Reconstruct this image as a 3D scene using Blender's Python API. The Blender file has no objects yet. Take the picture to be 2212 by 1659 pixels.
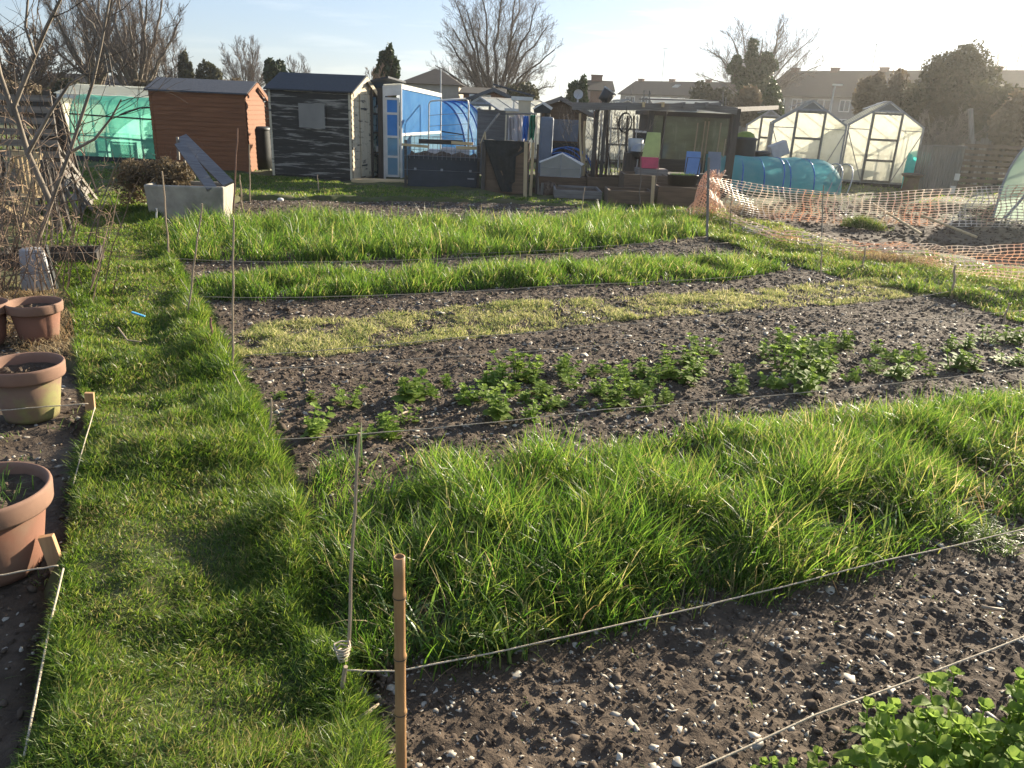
import bpy, math, random
import numpy as np
from mathutils import Vector, Matrix
random.seed(7); RNG = np.random.default_rng(7)
R = math.radians
scene = bpy.context.scene
COL = scene.collection

# ------------------------------------------------------------ camera
F_PX, PITCH, ROLL, EYE = 1640.0, 19.8, 2.6, 1.6
cam_d = bpy.data.cameras.new('camera'); cam = bpy.data.objects.new('camera', cam_d); COL.objects.link(cam)
cam_d.sensor_width = 36; cam_d.lens = 36*F_PX/2212; cam_d.clip_end = 3000; cam_d.clip_start = 0.05
CAMR = Matrix.Rotation(R(90-PITCH), 3, 'X') @ Matrix.Rotation(R(ROLL), 3, 'Z')
cam.matrix_world = Matrix.Translation((0, 0, EYE)) @ CAMR.to_4x4()
scene.camera = cam
# ------------------------------------------------------------ light
SUN_AZ, SUN_EL = 45.0, 17.5          # azimuth clockwise from +Y
world = bpy.data.worlds.new('World'); scene.world = world; world.use_nodes = True
nt = world.node_tree; nt.nodes.clear()
wo = nt.nodes.new('ShaderNodeOutputWorld'); bg = nt.nodes.new('ShaderNodeBackground')
sky = nt.nodes.new('ShaderNodeTexSky'); sky.sky_type = 'NISHITA'; sky.sun_disc = False
sky.sun_elevation = R(SUN_EL); sky.sun_rotation = R(SUN_AZ); sky.dust_density = .3; sky.air_density = 1.0; sky.ozone_density = 1.0
bg.inputs[1].default_value = 0.115
tc = nt.nodes.new('ShaderNodeTexCoord')
# thin clouds: streaked noise over the view direction, flattened towards the horizon
sep = nt.nodes.new('ShaderNodeSeparateXYZ'); nt.links.new(tc.outputs['Generated'], sep.inputs[0])
def mth(op, a, b=None):
    n = nt.nodes.new('ShaderNodeMath'); n.operation = op
    for i, v in enumerate((a, b)):
        if v is None: continue
        if hasattr(v, 'links'): nt.links.new(v, n.inputs[i])
        else: n.inputs[i].default_value = v
    return n.outputs[0]
zc = mth('ADD', sep.outputs[2], 0.12)
cx = mth('DIVIDE', sep.outputs[0], zc); cy = mth('DIVIDE', sep.outputs[1], zc)
cmb = nt.nodes.new('ShaderNodeCombineXYZ'); nt.links.new(cx, cmb.inputs[0]); nt.links.new(cy, cmb.inputs[1])
mp = nt.nodes.new('ShaderNodeMapping'); mp.inputs['Scale'].default_value = (0.55, 0.9, 1); mp.inputs['Rotation'].default_value = (0, 0, R(30))
mp.inputs['Location'].default_value = (0.9, 0.3, 0)
nt.links.new(cmb.outputs[0], mp.inputs[0])
ns = nt.nodes.new('ShaderNodeTexNoise'); ns.inputs['Scale'].default_value = 1.3; ns.inputs['Detail'].default_value = 9; ns.inputs['Roughness'].default_value = .58
nt.links.new(mp.outputs[0], ns.inputs[0])
mr = nt.nodes.new('ShaderNodeMapRange'); mr.inputs[1].default_value = .50; mr.inputs[2].default_value = .66
nt.links.new(ns.outputs[0], mr.inputs[0])
# more cloud towards the sun side (right)
side = nt.nodes.new('ShaderNodeMapRange'); side.inputs[1].default_value = -.35; side.inputs[2].default_value = .45; side.inputs[3].default_value = .25; side.inputs[4].default_value = 1
nt.links.new(sep.outputs[0], side.inputs[0])
cf = mth('MULTIPLY', mr.outputs[0], side.outputs[0]); cf = mth('MULTIPLY', cf, 1.0)
mix = nt.nodes.new('ShaderNodeMix'); mix.data_type = 'RGBA'
cl = nt.nodes.new('ShaderNodeMix'); cl.data_type = 'RGBA'; cl.blend_type = 'ADD'; cl.inputs[0].default_value = 1
wb = nt.nodes.new('ShaderNodeMix'); wb.data_type = 'RGBA'; wb.blend_type = 'MULTIPLY'; wb.inputs[0].default_value = 1; wb.inputs[7].default_value = (.77, .90, 1.13, 1)   # daylight white balance
gm = nt.nodes.new('ShaderNodeGamma'); gm.inputs[1].default_value = .52      # gamma flattens the sky: dimmer near the sun, lifted elsewhere
nt.links.new(sky.outputs[0], gm.inputs[0]); nt.links.new(gm.outputs[0], wb.inputs[6]); nt.links.new(wb.outputs[2], cl.inputs[6]); cl.inputs[7].default_value = (1.6, 1.3, .9, 1)
nt.links.new(cf, mix.inputs[0]); nt.links.new(wb.outputs[2], mix.inputs[6]); nt.links.new(cl.outputs[2], mix.inputs[7])
nt.links.new(mix.outputs[2], bg.inputs[0]); nt.links.new(bg.outputs[0], wo.inputs[0])
sd = bpy.data.lights.new('sun', 'SUN'); sd.energy = 5.0; sd.angle = R(0.6); sd.color = (1.0, .88, .68)
sun = bpy.data.objects.new('sun', sd); COL.objects.link(sun)
sv = Vector((math.sin(R(SUN_AZ))*math.cos(R(SUN_EL)), math.cos(R(SUN_AZ))*math.cos(R(SUN_EL)), math.sin(R(SUN_EL))))
sun.rotation_euler = sv.to_track_quat('Z', 'Y').to_euler()
scene.view_settings.view_transform = 'Standard'; scene.view_settings.look = 'None'
scene.view_settings.gamma = 1; scene.view_settings.exposure = 1.6
scene.cycles.max_bounces = 8; scene.cycles.transparent_max_bounces = 24
scene.cycles.sample_clamp_indirect = 6

# ------------------------------------------------------------ surveying: sight lines of the photograph onto the ground or a distance
def ray(x, y): return CAMR @ Vector(((x-1106)/F_PX, (829.5-y)/F_PX, -1))
def P(x, y, z=0.0):
    d = ray(x, y); t = (z-EYE)/d.z
    return Vector((d.x*t, d.y*t, z))
def Q(x, y, Y):
    d = ray(x, y); t = Y/d.y
    return Vector((d.x*t, Y, EYE+d.z*t))
def Xq(x, y, Y): return Q(x, y, Y).x
def Zq(x, y, Y): return Q(x, y, Y).z

# ------------------------------------------------------------ mesh builder
class MB:
    def __init__(s): s.v = []; s.f = []
    def add(s, vs, fs):
        o = len(s.v); s.v += [tuple(v) for v in vs]; s.f += [tuple(i+o for i in f) for f in fs]; return s
    def box(s, x0, y0, z0, x1, y1, z1, M=None):
        vs = [Vector(p) for p in ((x0,y0,z0),(x1,y0,z0),(x1,y1,z0),(x0,y1,z0),(x0,y0,z1),(x1,y0,z1),(x1,y1,z1),(x0,y1,z1))]
        if M is not None: vs = [M @ v for v in vs]
        return s.add(vs, [(0,3,2,1),(4,5,6,7),(0,1,5,4),(1,2,6,5),(2,3,7,6),(3,0,4,7)])
    def bar(s, a, b, w=.05, h=.05, up=(0,0,1)):
        a = Vector(a); b = Vector(b); d = (b-a).normalized(); u = Vector(up)
        if abs(d.dot(u)) > .99: u = Vector((0,1,0))
        r = d.cross(u).normalized(); u = r.cross(d)
        vs = [a-r*w/2-u*h/2, a+r*w/2-u*h/2, a+r*w/2+u*h/2, a-r*w/2+u*h/2]
        vs += [v+(b-a) for v in vs]
        return s.add(vs, [(0,1,2,3),(7,6,5,4),(0,4,5,1),(1,5,6,2),(2,6,7,3),(3,7,4,0)])
    def tube(s, pts, r, n=6, cap=True):
        pts = [Vector(p) for p in pts]; m = len(pts)
        rs = r if isinstance(r, (list, tuple)) else [r]*m
        o = len(s.v); ref = None
        for i, p in enumerate(pts):
            d = (pts[min(i+1, m-1)]-pts[max(i-1, 0)])
            if d.length < 1e-9: d = Vector((0,0,1))
            d.normalize()
            if ref is None: ref = Vector((0,0,1)) if abs(d.z) < .9 else Vector((1,0,0))
            a = d.cross(ref)
            if a.length < 1e-4: a = d.orthogonal()
            a.normalize(); b = d.cross(a); ref = -b if False else ref
            for k in range(n):
                t = 2*math.pi*k/n
                s.v.append(tuple(p+a*(math.cos(t)*rs[i])+b*(math.sin(t)*rs[i])))
        for i in range(m-1):
            for k in range(n):
                k2 = (k+1) % n
                s.f.append((o+i*n+k, o+i*n+k2, o+(i+1)*n+k2, o+(i+1)*n+k))
        if cap:
            s.f.append(tuple(o+k for k in range(n))[::-1]); s.f.append(tuple(o+(m-1)*n+k for k in range(n)))
        return s
    def lathe(s, prof, n=28, c=(0,0,0)):
        o = len(s.v)
        for (r, z) in prof:
            for k in range(n):
                t = 2*math.pi*k/n; s.v.append((c[0]+r*math.cos(t), c[1]+r*math.sin(t), c[2]+z))
        for i in range(len(prof)-1):
            for k in range(n):
                k2 = (k+1) % n; s.f.append((o+i*n+k, o+i*n+k2, o+(i+1)*n+k2, o+(i+1)*n+k))
        return s
    def prism(s, poly, vec):
        n = len(poly); vs = [Vector(p) for p in poly]; vs += [v+Vector(vec) for v in vs]
        return s.add(vs, [tuple(range(n))[::-1], tuple(range(n, 2*n))]+[(i, (i+1) % n, (i+1) % n+n, i+n) for i in range(n)])
    def grid(s, fn, nu, nv):
        o = len(s.v)
        for j in range(nv+1):
            for i in range(nu+1): s.v.append(tuple(fn(i/nu, j/nv)))
        for j in range(nv):
            for i in range(nu):
                a = o+j*(nu+1)+i; s.f.append((a, a+1, a+nu+2, a+nu+1))
        return s
    def build(s, name, m, parent=None, smooth=False, bevel=0, thick=0):
        me = bpy.data.meshes.new(name); me.from_pydata(s.v, [], s.f); me.update()
        if m is not None: me.materials.append(m)
        if smooth: me.polygons.foreach_set('use_smooth', [True]*len(me.polygons))
        o = bpy.data.objects.new(name, me); COL.objects.link(o)
        if parent is not None: o.parent = parent
        if bevel:
            b = o.modifiers.new('b', 'BEVEL'); b.width = bevel; b.segments = 2; b.limit_method = 'ANGLE'
        if thick:
            b = o.modifiers.new('t', 'SOLIDIFY'); b.thickness = thick; b.offset = 0
        return o
def np_mesh(name, verts, faces4=None, faces3=None, m=None, rnd=None, smooth=False, parent=None):
    me = bpy.data.meshes.new(name)
    verts = np.asarray(verts, np.float32).reshape(-1, 3)
    me.vertices.add(len(verts)); me.vertices.foreach_set('co', verts.ravel())
    L = []; starts = []; tot = 0
    if faces4 is not None and len(faces4):
        f = np.asarray(faces4, np.int32); L.append(f.ravel()); starts.append(np.arange(len(f))*4); tot = len(f)*4
    if faces3 is not None and len(faces3):
        f = np.asarray(faces3, np.int32); L.append(f.ravel()); starts.append(tot+np.arange(len(f))*3)
    L = np.concatenate(L); S = np.concatenate(starts).astype(np.int32)
    me.loops.add(len(L)); me.loops.foreach_set('vertex_index', L)
    me.polygons.add(len(S)); me.polygons.foreach_set('loop_start', S)
    if smooth: me.polygons.foreach_set('use_smooth', np.ones(len(S), bool))
    if rnd is not None:
        a = me.attributes.new('rnd', 'FLOAT', 'POINT'); a.data.foreach_set('value', np.asarray(rnd, np.float32))
    me.update(calc_edges=True); me.validate()
    if m: me.materials.append(m)
    o = bpy.data.objects.new(name, me); COL.objects.link(o)
    if parent: o.parent = parent
    return o
def tag(o, label, cat, group=None, kind=None):
    o['label'] = label; o['category'] = cat
    if group: o['group'] = group
    if kind: o['kind'] = kind
    return o
def struct(o): o['kind'] = 'structure'; return o
def thing(name, label, cat, loc=(0,0,0), rz=0, group=None):
    o = bpy.data.objects.new(name, None); COL.objects.link(o); o.empty_display_size = .1
    o.location = loc; o.rotation_euler = (0, 0, rz)
    return tag(o, label, cat, group)
def kids(o): return [c for c in ALLC if c.parent is o]
def dup(root, loc, rz=0, sc=1, label=None):
    r = root.copy(); COL.objects.link(r); r.location = loc; r.rotation_euler = (0, 0, rz); r.scale = (sc,)*3 if not isinstance(sc, tuple) else sc
    if label: r['label'] = label
    for ch in root.children:
        c = ch.copy(); COL.objects.link(c); c.parent = r
        for g in ch.children:
            d = g.copy(); COL.objects.link(d); d.parent = c
    return r

# ------------------------------------------------------------ materials
def mat(name, c1, c2=None, scale=6, rough=.8, bump=.15, stretch=(1,1,1), metal=0, transl=0, see=0, lo=.35, hi=.65, spec=.4, vary=0, c3=None, s3=.8, lo3=.52, hi3=.6, detail=6, bdist=.01, stretch3=(1,1,1)):
    m = bpy.data.materials.new(name); m.use_nodes = True; t = m.node_tree; t.nodes.clear(); N = t.nodes.new; K = t.links.new
    out = N('ShaderNodeOutputMaterial'); p = N('ShaderNodeBsdfPrincipled')
    p.inputs['Roughness'].default_value = rough; p.inputs['Metallic'].default_value = metal; p.inputs['Specular IOR Level'].default_value = spec
    c2 = c2 or tuple(x*.75 for x in c1)
    tcn = N('ShaderNodeTexCoord'); mpn = N('ShaderNodeMapping'); mpn.inputs['Scale'].default_value = stretch
    K(tcn.outputs['Object'], mpn.inputs[0])
    no = N('ShaderNodeTexNoise'); no.inputs['Scale'].default_value = scale; no.inputs['Detail'].default_value = detail; no.inputs['Roughness'].default_value = .6
    K(mpn.outputs[0], no.inputs[0])
    r = N('ShaderNodeMapRange'); r.inputs[1].default_value = lo; r.inputs[2].default_value = hi; K(no.outputs[0], r.inputs[0])
    mx = N('ShaderNodeMix'); mx.data_type = 'RGBA'; mx.inputs[6].default_value = (*c1, 1); mx.inputs[7].default_value = (*c2, 1); K(r.outputs[0], mx.inputs[0])
    col = mx.outputs[2]
    if c3:
        mp3 = N('ShaderNodeMapping'); mp3.inputs['Scale'].default_value = stretch3; K(tcn.outputs['Object'], mp3.inputs[0])
        n3 = N('ShaderNodeTexNoise'); n3.inputs['Scale'].default_value = s3; n3.inputs['Detail'].default_value = 7; n3.inputs['Roughness'].default_value = .65; K(mp3.outputs[0], n3.inputs[0])
        r3 = N('ShaderNodeMapRange'); r3.inputs[1].default_value = lo3; r3.inputs[2].default_value = hi3; K(n3.outputs[0], r3.inputs[0])
        m3 = N('ShaderNodeMix'); m3.data_type = 'RGBA'; K(r3.outputs[0], m3.inputs[0]); K(col, m3.inputs[6]); m3.inputs[7].default_value = (*c3, 1); col = m3.outputs[2]
    if vary:
        oi = N('ShaderNodeObjectInfo'); rv = N('ShaderNodeMapRange'); rv.inputs[3].default_value = 1-vary; rv.inputs[4].default_value = 1+vary; K(oi.outputs['Random'], rv.inputs[0])
        hs = N('ShaderNodeHueSaturation'); K(rv.outputs[0], hs.inputs['Value']); K(col, hs.inputs['Color']); col = hs.outputs[0]
    K(col, p.inputs['Base Color'])
    if bump:
        b = N('ShaderNodeBump'); b.inputs['Strength'].default_value = bump; b.inputs['Distance'].default_value = bdist; K(no.outputs[0], b.inputs['Height']); K(b.outputs[0], p.inputs['Normal'])
    sh = p.outputs[0]
    if transl:
        tr = N('ShaderNodeBsdfTranslucent'); K(col, tr.inputs[0]); ms = N('ShaderNodeMixShader'); ms.inputs[0].default_value = transl; K(sh, ms.inputs[1]); K(tr.outputs[0], ms.inputs[2]); sh = ms.outputs[0]
    if see:
        tp = N('ShaderNodeBsdfTransparent'); tp.inputs[0].default_value = (*[.5+.5*c for c in c1], 1); ms = N('ShaderNodeMixShader'); ms.inputs[0].default_value = see; K(sh, ms.inputs[1]); K(tp.outputs[0], ms.inputs[2]); sh = ms.outputs[0]
    K(sh, out.inputs[0]); return m
def blade_mat(name, cols, transl=.5, rough=.4, spec=.5, nscale=1.5, nmix=.35):
    """cols: list of (pos, rgb) over the per-blade random value"""
    m = bpy.data.materials.new(name); m.use_nodes = True; t = m.node_tree; t.nodes.clear(); N = t.nodes.new; K = t.links.new
    out = N('ShaderNodeOutputMaterial'); p = N('ShaderNodeBsdfPrincipled'); p.inputs['Roughness'].default_value = rough; p.inputs['Specular IOR Level'].default_value = spec
    at = N('ShaderNodeAttribute'); at.attribute_name = 'rnd'
    no = N('ShaderNodeTexNoise'); no.inputs['Scale'].default_value = nscale; tcn = N('ShaderNodeTexCoord'); K(tcn.outputs['Object'], no.inputs[0])
    a = N('ShaderNodeMath'); a.operation = 'MULTIPLY_ADD'; K(no.outputs[0], a.inputs[0]); a.inputs[1].default_value = nmix; a.inputs[2].default_value = -nmix/2
    b = N('ShaderNodeMath'); b.operation = 'ADD'; K(a.outputs[0], b.inputs[0]); K(at.outputs['Fac'], b.inputs[1])
    cr = N('ShaderNodeValToRGB'); K(b.outputs[0], cr.inputs[0])
    e = cr.color_ramp.elements
    e[0].position = cols[0][0]; e[0].color = (*cols[0][1], 1); e[1].position = cols[-1][0]; e[1].color = (*cols[-1][1], 1)
    for q, c in cols[1:-1]: x = e.new(q); x.color = (*c, 1)
    K(cr.outputs[0], p.inputs['Base Color'])
    tr = N('ShaderNodeBsdfTranslucent')
    hs = N('ShaderNodeHueSaturation'); hs.inputs['Saturation'].default_value = 1.1; hs.inputs['Value'].default_value = 1.5; hs.inputs['Hue'].default_value = .49; K(cr.outputs[0], hs.inputs['Color']); K(hs.outputs[0], tr.inputs[0])
    ms = N('ShaderNodeMixShader'); ms.inputs[0].default_value = transl; K(p.outputs[0], ms.inputs[1]); K(tr.outputs[0], ms.inputs[2]); K(ms.outputs[0], out.inputs[0])
    return m
def wood(name, c1, c2, axis='x', **k):
    st = {'x': (.6, 9, 9), 'y': (9, .6, 9), 'z': (9, 9, .6)}[axis]
    k.setdefault('scale', 3.5); k.setdefault('rough', .85); k.setdefault('bump', .3); k.setdefault('bdist', .004)
    return mat(name, c1, c2, stretch=st, **k)
M = {}
M['soil'] = mat('soil', (.050,.034,.022), (.105,.074,.049), 14, .95, 1.0, lo=.3, hi=.7, c3=(.13,.097,.068), s3=1.6, lo3=.48, hi3=.75, bdist=.03, detail=10)
M['clod'] = mat('soil_clod', (.055,.038,.026), (.12,.088,.062), 30, .95, .4)
M['turf'] = mat('turf', (.055,.075,.02), (.09,.085,.035), 7, .95, .5, c3=(.11,.085,.05), s3=2.2, lo3=.55, hi3=.7, bdist=.02)
M['flint'] = mat('flint', (.50,.46,.38), (.20,.17,.14), 18, .6, .2, spec=.25, lo=.3, hi=.7)
M['grass'] = blade_mat('grass_blade', [(0,(.038,.10,.018)),(.42,(.088,.168,.028)),(.8,(.17,.245,.055)),(.93,(.26,.26,.08)),(1,(.40,.34,.18))], .6)
M['lawn'] = blade_mat('lawn_blade', [(0,(.045,.10,.018)),(.38,(.095,.168,.028)),(.74,(.18,.24,.052)),(.9,(.24,.22,.085)),(1,(.36,.30,.16))], .58, nscale=2.5, nmix=.5)
M['dead'] = blade_mat('dead_moss', [(0,(.10,.16,.04)),(.3,(.25,.29,.09)),(.65,(.45,.43,.19)),(1,(.60,.54,.32))], .4, .7, .2, nscale=3, nmix=.6)
M['straw'] = blade_mat('straw', [(0,(.16,.11,.06)),(.5,(.30,.22,.12)),(1,(.42,.34,.2))], .3, .7, .2)
M['bean'] = mat('bean_leaf', (.19,.29,.055), (.30,.40,.085), 30, .62, .3, transl=.58, vary=.15, spec=.25, lo=.42, hi=.6)
M['weed'] = blade_mat('weed_leaf', [(0,(.07,.13,.03)),(.6,(.13,.21,.05)),(1,(.22,.25,.08))], .4)
M['terra'] = mat('terracotta', (.20,.09,.055), (.155,.07,.043), 5, .85, .15, c3=(.19,.13,.085), s3=2.5, lo3=.5, hi3=.7)
M['terra_mossy'] = mat('terracotta_algae', (.21,.13,.085), (.17,.10,.065), 5, .85, .15, c3=(.21,.20,.07), s3=4, lo3=.45, hi3=.62)
M['terra_rim'] = mat('terracotta_rim', (.25,.145,.10), (.20,.115,.08), 6, .85, .15)
M['bamboo'] = mat('bamboo', (.42,.24,.11), (.28,.15,.07), 5, .5, .1, (8,8,1), c3=(.20,.12,.06), s3=3)
M['cane'] = mat('cane', (.42,.33,.23), (.30,.22,.15), 8, .7, .1, (6,6,1))
M['twine'] = mat('twine', (.55,.47,.35), (.36,.30,.22), 90, .9, .3)
M['peg'] = wood('peg_wood', (.50,.31,.16), (.36,.21,.11), 'z')
M['bark'] = mat('bark', (.11,.085,.065), (.055,.042,.034), 9, .9, .5, (1,1,.4))
M['bark_pale'] = mat('pale_bark', (.24,.20,.16), (.12,.10,.08), 9, .9, .4, (1,1,.4))
M['twig'] = mat('twig', (.20,.155,.12), (.12,.09,.07), 9, .9, .1)
M['twig_red'] = mat('dry_twig', (.26,.18,.12), (.16,.11,.08), 9, .9, .1)
M['grey_wood'] = wood('weathered_wood', (.24,.22,.20), (.15,.135,.12), 'x')
M['grey_wood_z'] = wood('weathered_upright_wood', (.27,.25,.22), (.16,.145,.125), 'z')
M['dark_wood'] = wood('dark_wood', (.075,.065,.055), (.045,.038,.032), 'x')
M['dark_post'] = wood('dark_post_wood', (.10,.085,.072), (.055,.047,.04), 'z')
M['brown_wood'] = wood('brown_wood', (.17,.115,.075), (.10,.07,.047), 'x')
M['new_wood'] = wood('new_timber', (.62,.47,.27), (.48,.35,.19), 'x')
M['new_wood_z'] = wood('new_post_timber', (.55,.42,.25), (.40,.30,.17), 'z')
M['shed_brown'] = wood('brown_shed_boards', (.26,.105,.045), (.18,.07,.03), 'x', rough=.75)
M['shed_black'] = wood('black_shed_boards', (.030,.027,.023), (.048,.043,.036), 'x', rough=.75, c3=(.30,.27,.23), s3=.95, lo3=.53, hi3=.6, stretch3=(1.0,1.0,15))
M['shed_bare_painted_sun'] = wood('bare_boards_painted_sun', (.62,.54,.40), (.46,.39,.28), 'z', c3=(.10,.09,.08), s3=2.5, lo3=.56, hi3=.62, stretch3=(1,1,5))  # bare boards, paled to stand in for sunlight on the gable
M['felt'] = mat('roof_felt', (.06,.065,.075), (.045,.048,.055), 25, .9, .3)
M['felt_grey'] = mat('grey_roof_felt', (.10,.105,.12), (.075,.08,.09), 18, .9, .3)
M['tile'] = mat('roof_tile', (.028,.021,.018), (.018,.014,.012), 2.5, .9, .3, (1,1,4))
M['brick'] = mat('brick', (.24,.13,.09), (.17,.09,.065), 6, .9, .3, (1,1,3))
M['render'] = mat('pale_render', (.48,.42,.34), (.40,.35,.28), 3, .9, .1)
M['wall_grey'] = mat('grey_render', (.27,.25,.22), (.22,.20,.18), 2, .9, .1)
M['white'] = mat('white_paint', (.72,.70,.66), (.60,.58,.54), 5, .6, .05)
M['cream'] = mat('cream_paint', (.66,.56,.40), (.56,.47,.33), 4, .8, .1)
M['win'] = mat('window_glass', (.05,.065,.08), (.03,.04,.05), 2, .12, 0, spec=.8)
M['alu'] = mat('aluminium', (.36,.35,.34), (.26,.25,.25), 12, .45, .05, metal=.5)
M['alu_brown'] = mat('dull_bar', (.25,.22,.17), (.18,.16,.125), 12, .6, .05, metal=.3)
M['ghglass'] = mat('dirty_glass', (.92,.91,.82), (.84,.83,.71), 2.5, .35, 0, transl=.72, see=.28, lo=.3, hi=.7, spec=.5, c3=(.50,.50,.36), s3=1.7, lo3=.5, hi3=.75)
M['clear'] = mat('clear_panel', (.88,.88,.82), (.78,.78,.70), 4, .25, 0, transl=.65, see=.3, spec=.5)
M['bluepoly'] = mat('blue_sheet', (.10,.36,.72), (.16,.45,.78), 2.5, .3, 0, transl=.55, see=.3, spec=.5)
M['paleblue'] = mat('pale_blue_sheet', (.28,.50,.66), (.36,.56,.68), 2.5, .3, 0, transl=.55, see=.25, spec=.5)
M['bluetun'] = mat('blue_tunnel_film', (.10,.34,.68), (.22,.50,.78), 3, .22, .25, (1,1,1), transl=.6, see=.2, spec=.6, bdist=.03)
M['tealnet'] = mat('teal_netting', (.18,.62,.50), (.32,.72,.58), 2, .7, .1, transl=.6, see=.30)
M['tealtun'] = mat('turquoise_netting', (.24,.74,.80), (.40,.82,.85), 2.5, .6, .15, transl=.7, see=.42)
M['mesh_green'] = mat('pale_green_netting', (.42,.56,.46), (.55,.62,.52), 1.5, .8, .1, transl=.5, see=.35)
M['tealbag'] = mat('teal_bag', (.05,.50,.46), (.10,.62,.56), 6, .5, .5, transl=.4)
M['orange'] = mat('orange_net_glare', (.88,.64,.48), (.90,.82,.73), 1.2, .3, 0, transl=.5, spec=.9, lo=.42, hi=.55)  # sun glare put into the colour: orange paled towards white
M['bluepipe'] = mat('blue_pipe', (.03,.13,.42), (.04,.16,.5), 5, .4, 0)
M['greypipe'] = mat('grey_pipe', (.42,.42,.42), (.35,.35,.35), 5, .45, 0)
M['greyplastic'] = mat('grey_plastic', (.30,.31,.33), (.24,.25,.27), 5, .5, .05)
M['tank'] = mat('blue_grey_tank', (.17,.20,.25), (.13,.155,.195), 3, .6, .05)
M['black'] = mat('black_plastic', (.022,.024,.026), (.03,.033,.035), 6, .5, .05)
M['slate'] = mat('slate_panel', (.060,.068,.078), (.045,.052,.06), 4, .7, .1)
M['cloth_dark'] = mat('dark_fabric', (.025,.027,.025), (.038,.04,.037), 20, .9, .2)
M['cloth_white'] = mat('white_fabric', (.72,.69,.68), (.62,.58,.58), 6, .9, .2, transl=.3)
M['cloth_blue'] = mat('blue_fabric', (.04,.20,.60), (.10,.33,.72), 6, .8, .2, transl=.3)
M['cloth_green'] = mat('green_fabric', (.02,.22,.12), (.04,.32,.2), 6, .8, .2, transl=.3)
M['concrete'] = mat('concrete', (.40,.37,.31), (.30,.275,.23), 7, .9, .3, c3=(.20,.185,.15), s3=2, lo3=.5, hi3=.7)
M['bluegrey_plank'] = wood('blue_grey_plank', (.20,.195,.20), (.13,.125,.13), 'x', c3=(.32,.28,.22), s3=3, lo3=.6, hi3=.68)
M['yellow'] = mat('yellow_board', (.42,.47,.16), (.36,.40,.14), 6, .6, .05)
M['red'] = mat('red_crate', (.48,.05,.09), (.38,.04,.07), 6, .5, .05)
M['blueboard'] = mat('blue_board', (.10,.21,.44), (.13,.25,.48), 6, .5, .05)
M['lime'] = mat('lime_moss', (.22,.30,.05), (.14,.2,.04), 8, .8, .3)
M['leaf_dark'] = mat('dark_leaf', (.028,.05,.018), (.05,.075,.025), 3, .6, 0, transl=.2, vary=.1)
M['leaf_ivy'] = mat('ivy_leaf', (.03,.055,.018), (.065,.095,.03), 3, .5, 0, transl=.2)
M['leaf_hedge'] = mat('hedge_leaf', (.045,.05,.022), (.085,.08,.035), 2, .7, 0, transl=.25)
M['leaf_brown'] = mat('brown_leaf', (.16,.12,.07), (.22,.17,.10), 2, .7, 0, transl=.25)
M['pile'] = mat('leaf_pile', (.17,.125,.09), (.09,.065,.047), 30, .9, .9, bdist=.03)
M['blue_scrap'] = mat('blue_scrap', (.08,.35,.62), None, 5, .5, 0)
M['rust'] = mat('reddish_pole', (.24,.13,.09), (.17,.09,.065), 8, .8, .1)
M['galv'] = mat('galvanised_wire', (.35,.35,.36), (.28,.28,.28), 8, .4, 0, metal=.6)
# ------------------------------------------------------------ noise and polygons
def hash2(ix, iy, seed):
    h = (ix.astype(np.int64)*374761393 + iy.astype(np.int64)*668265263 + seed*1442695041) & 0xffffffff
    h = ((h ^ (h >> 13))*1274126177) & 0xffffffff
    return ((h ^ (h >> 16)) & 0xffff)/65535.0
def vnoise(x, y, sc=1., seed=0):
    x = np.asarray(x, float)*sc+100.3; y = np.asarray(y, float)*sc+57.7
    ix = np.floor(x); iy = np.floor(y); fx = x-ix; fy = y-iy; fx = fx*fx*(3-2*fx); fy = fy*fy*(3-2*fy)
    a = hash2(ix, iy, seed); b = hash2(ix+1, iy, seed); c = hash2(ix, iy+1, seed); d = hash2(ix+1, iy+1, seed)
    return (a*(1-fx)+b*fx)*(1-fy)+(c*(1-fx)+d*fx)*fy
def fbm(x, y, sc=1., seed=0, o=4):
    r = 0; a = .5; t = 0
    for i in range(o): r = r+a*vnoise(x, y, sc*2**i, seed+i*17); t += a; a *= .5
    return r/t
def inpoly(x, y, poly):
    c = np.zeros(np.shape(x), bool); n = len(poly)
    for i in range(n):
        x0, y0 = poly[i]; x1, y1 = poly[(i+1) % n]
        if y0 == y1: continue
        k = ((y0 > y) != (y1 > y)) & (x < (x1-x0)*(y-y0)/(y1-y0)+x0); c ^= k
    return c
def pdist(x, y, poly, closed=True):
    d = np.full(np.shape(x), 1e9); n = len(poly)
    for i in range(n if closed else n-1):
        x0, y0 = poly[i]; x1, y1 = poly[(i+1) % n]; dx, dy = x1-x0, y1-y0; L = dx*dx+dy*dy+1e-12
        t = np.clip(((x-x0)*dx+(y-y0)*dy)/L, 0, 1); d = np.minimum(d, np.hypot(x-x0-t*dx, y-y0-t*dy))
    return d
def px(*pts): return [tuple(P(*p)[:2]) for p in pts]
BED = px((860,1900),(780,1600),(745,1440),(640,1120),(585,960),(505,815),(440,700),(400,610),(368,560),(352,510),(345,470),(520,428),(900,430),(1140,438),(1300,448),(1500,470),(1535,512),(1640,545),(1830,595),(2060,640),(2212,690)) + [(6.6,7.2),(6.6,-.5),(-.1,-.5)]
LBED = px((200,880),(168,1010),(140,1210),(100,1400),(45,1680)) + [(-1.1,.9),(-6.,.9),(-6.5,6.5)] + px((60,640),(140,700),(150,790))
NBED = px((1560,475),(1700,492),(1850,530),(1990,545),(2110,560)) + [(7.4,8.3),(11,8.6),(14,16.2)] + px((2212,455),(2000,440),(1700,428))
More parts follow.
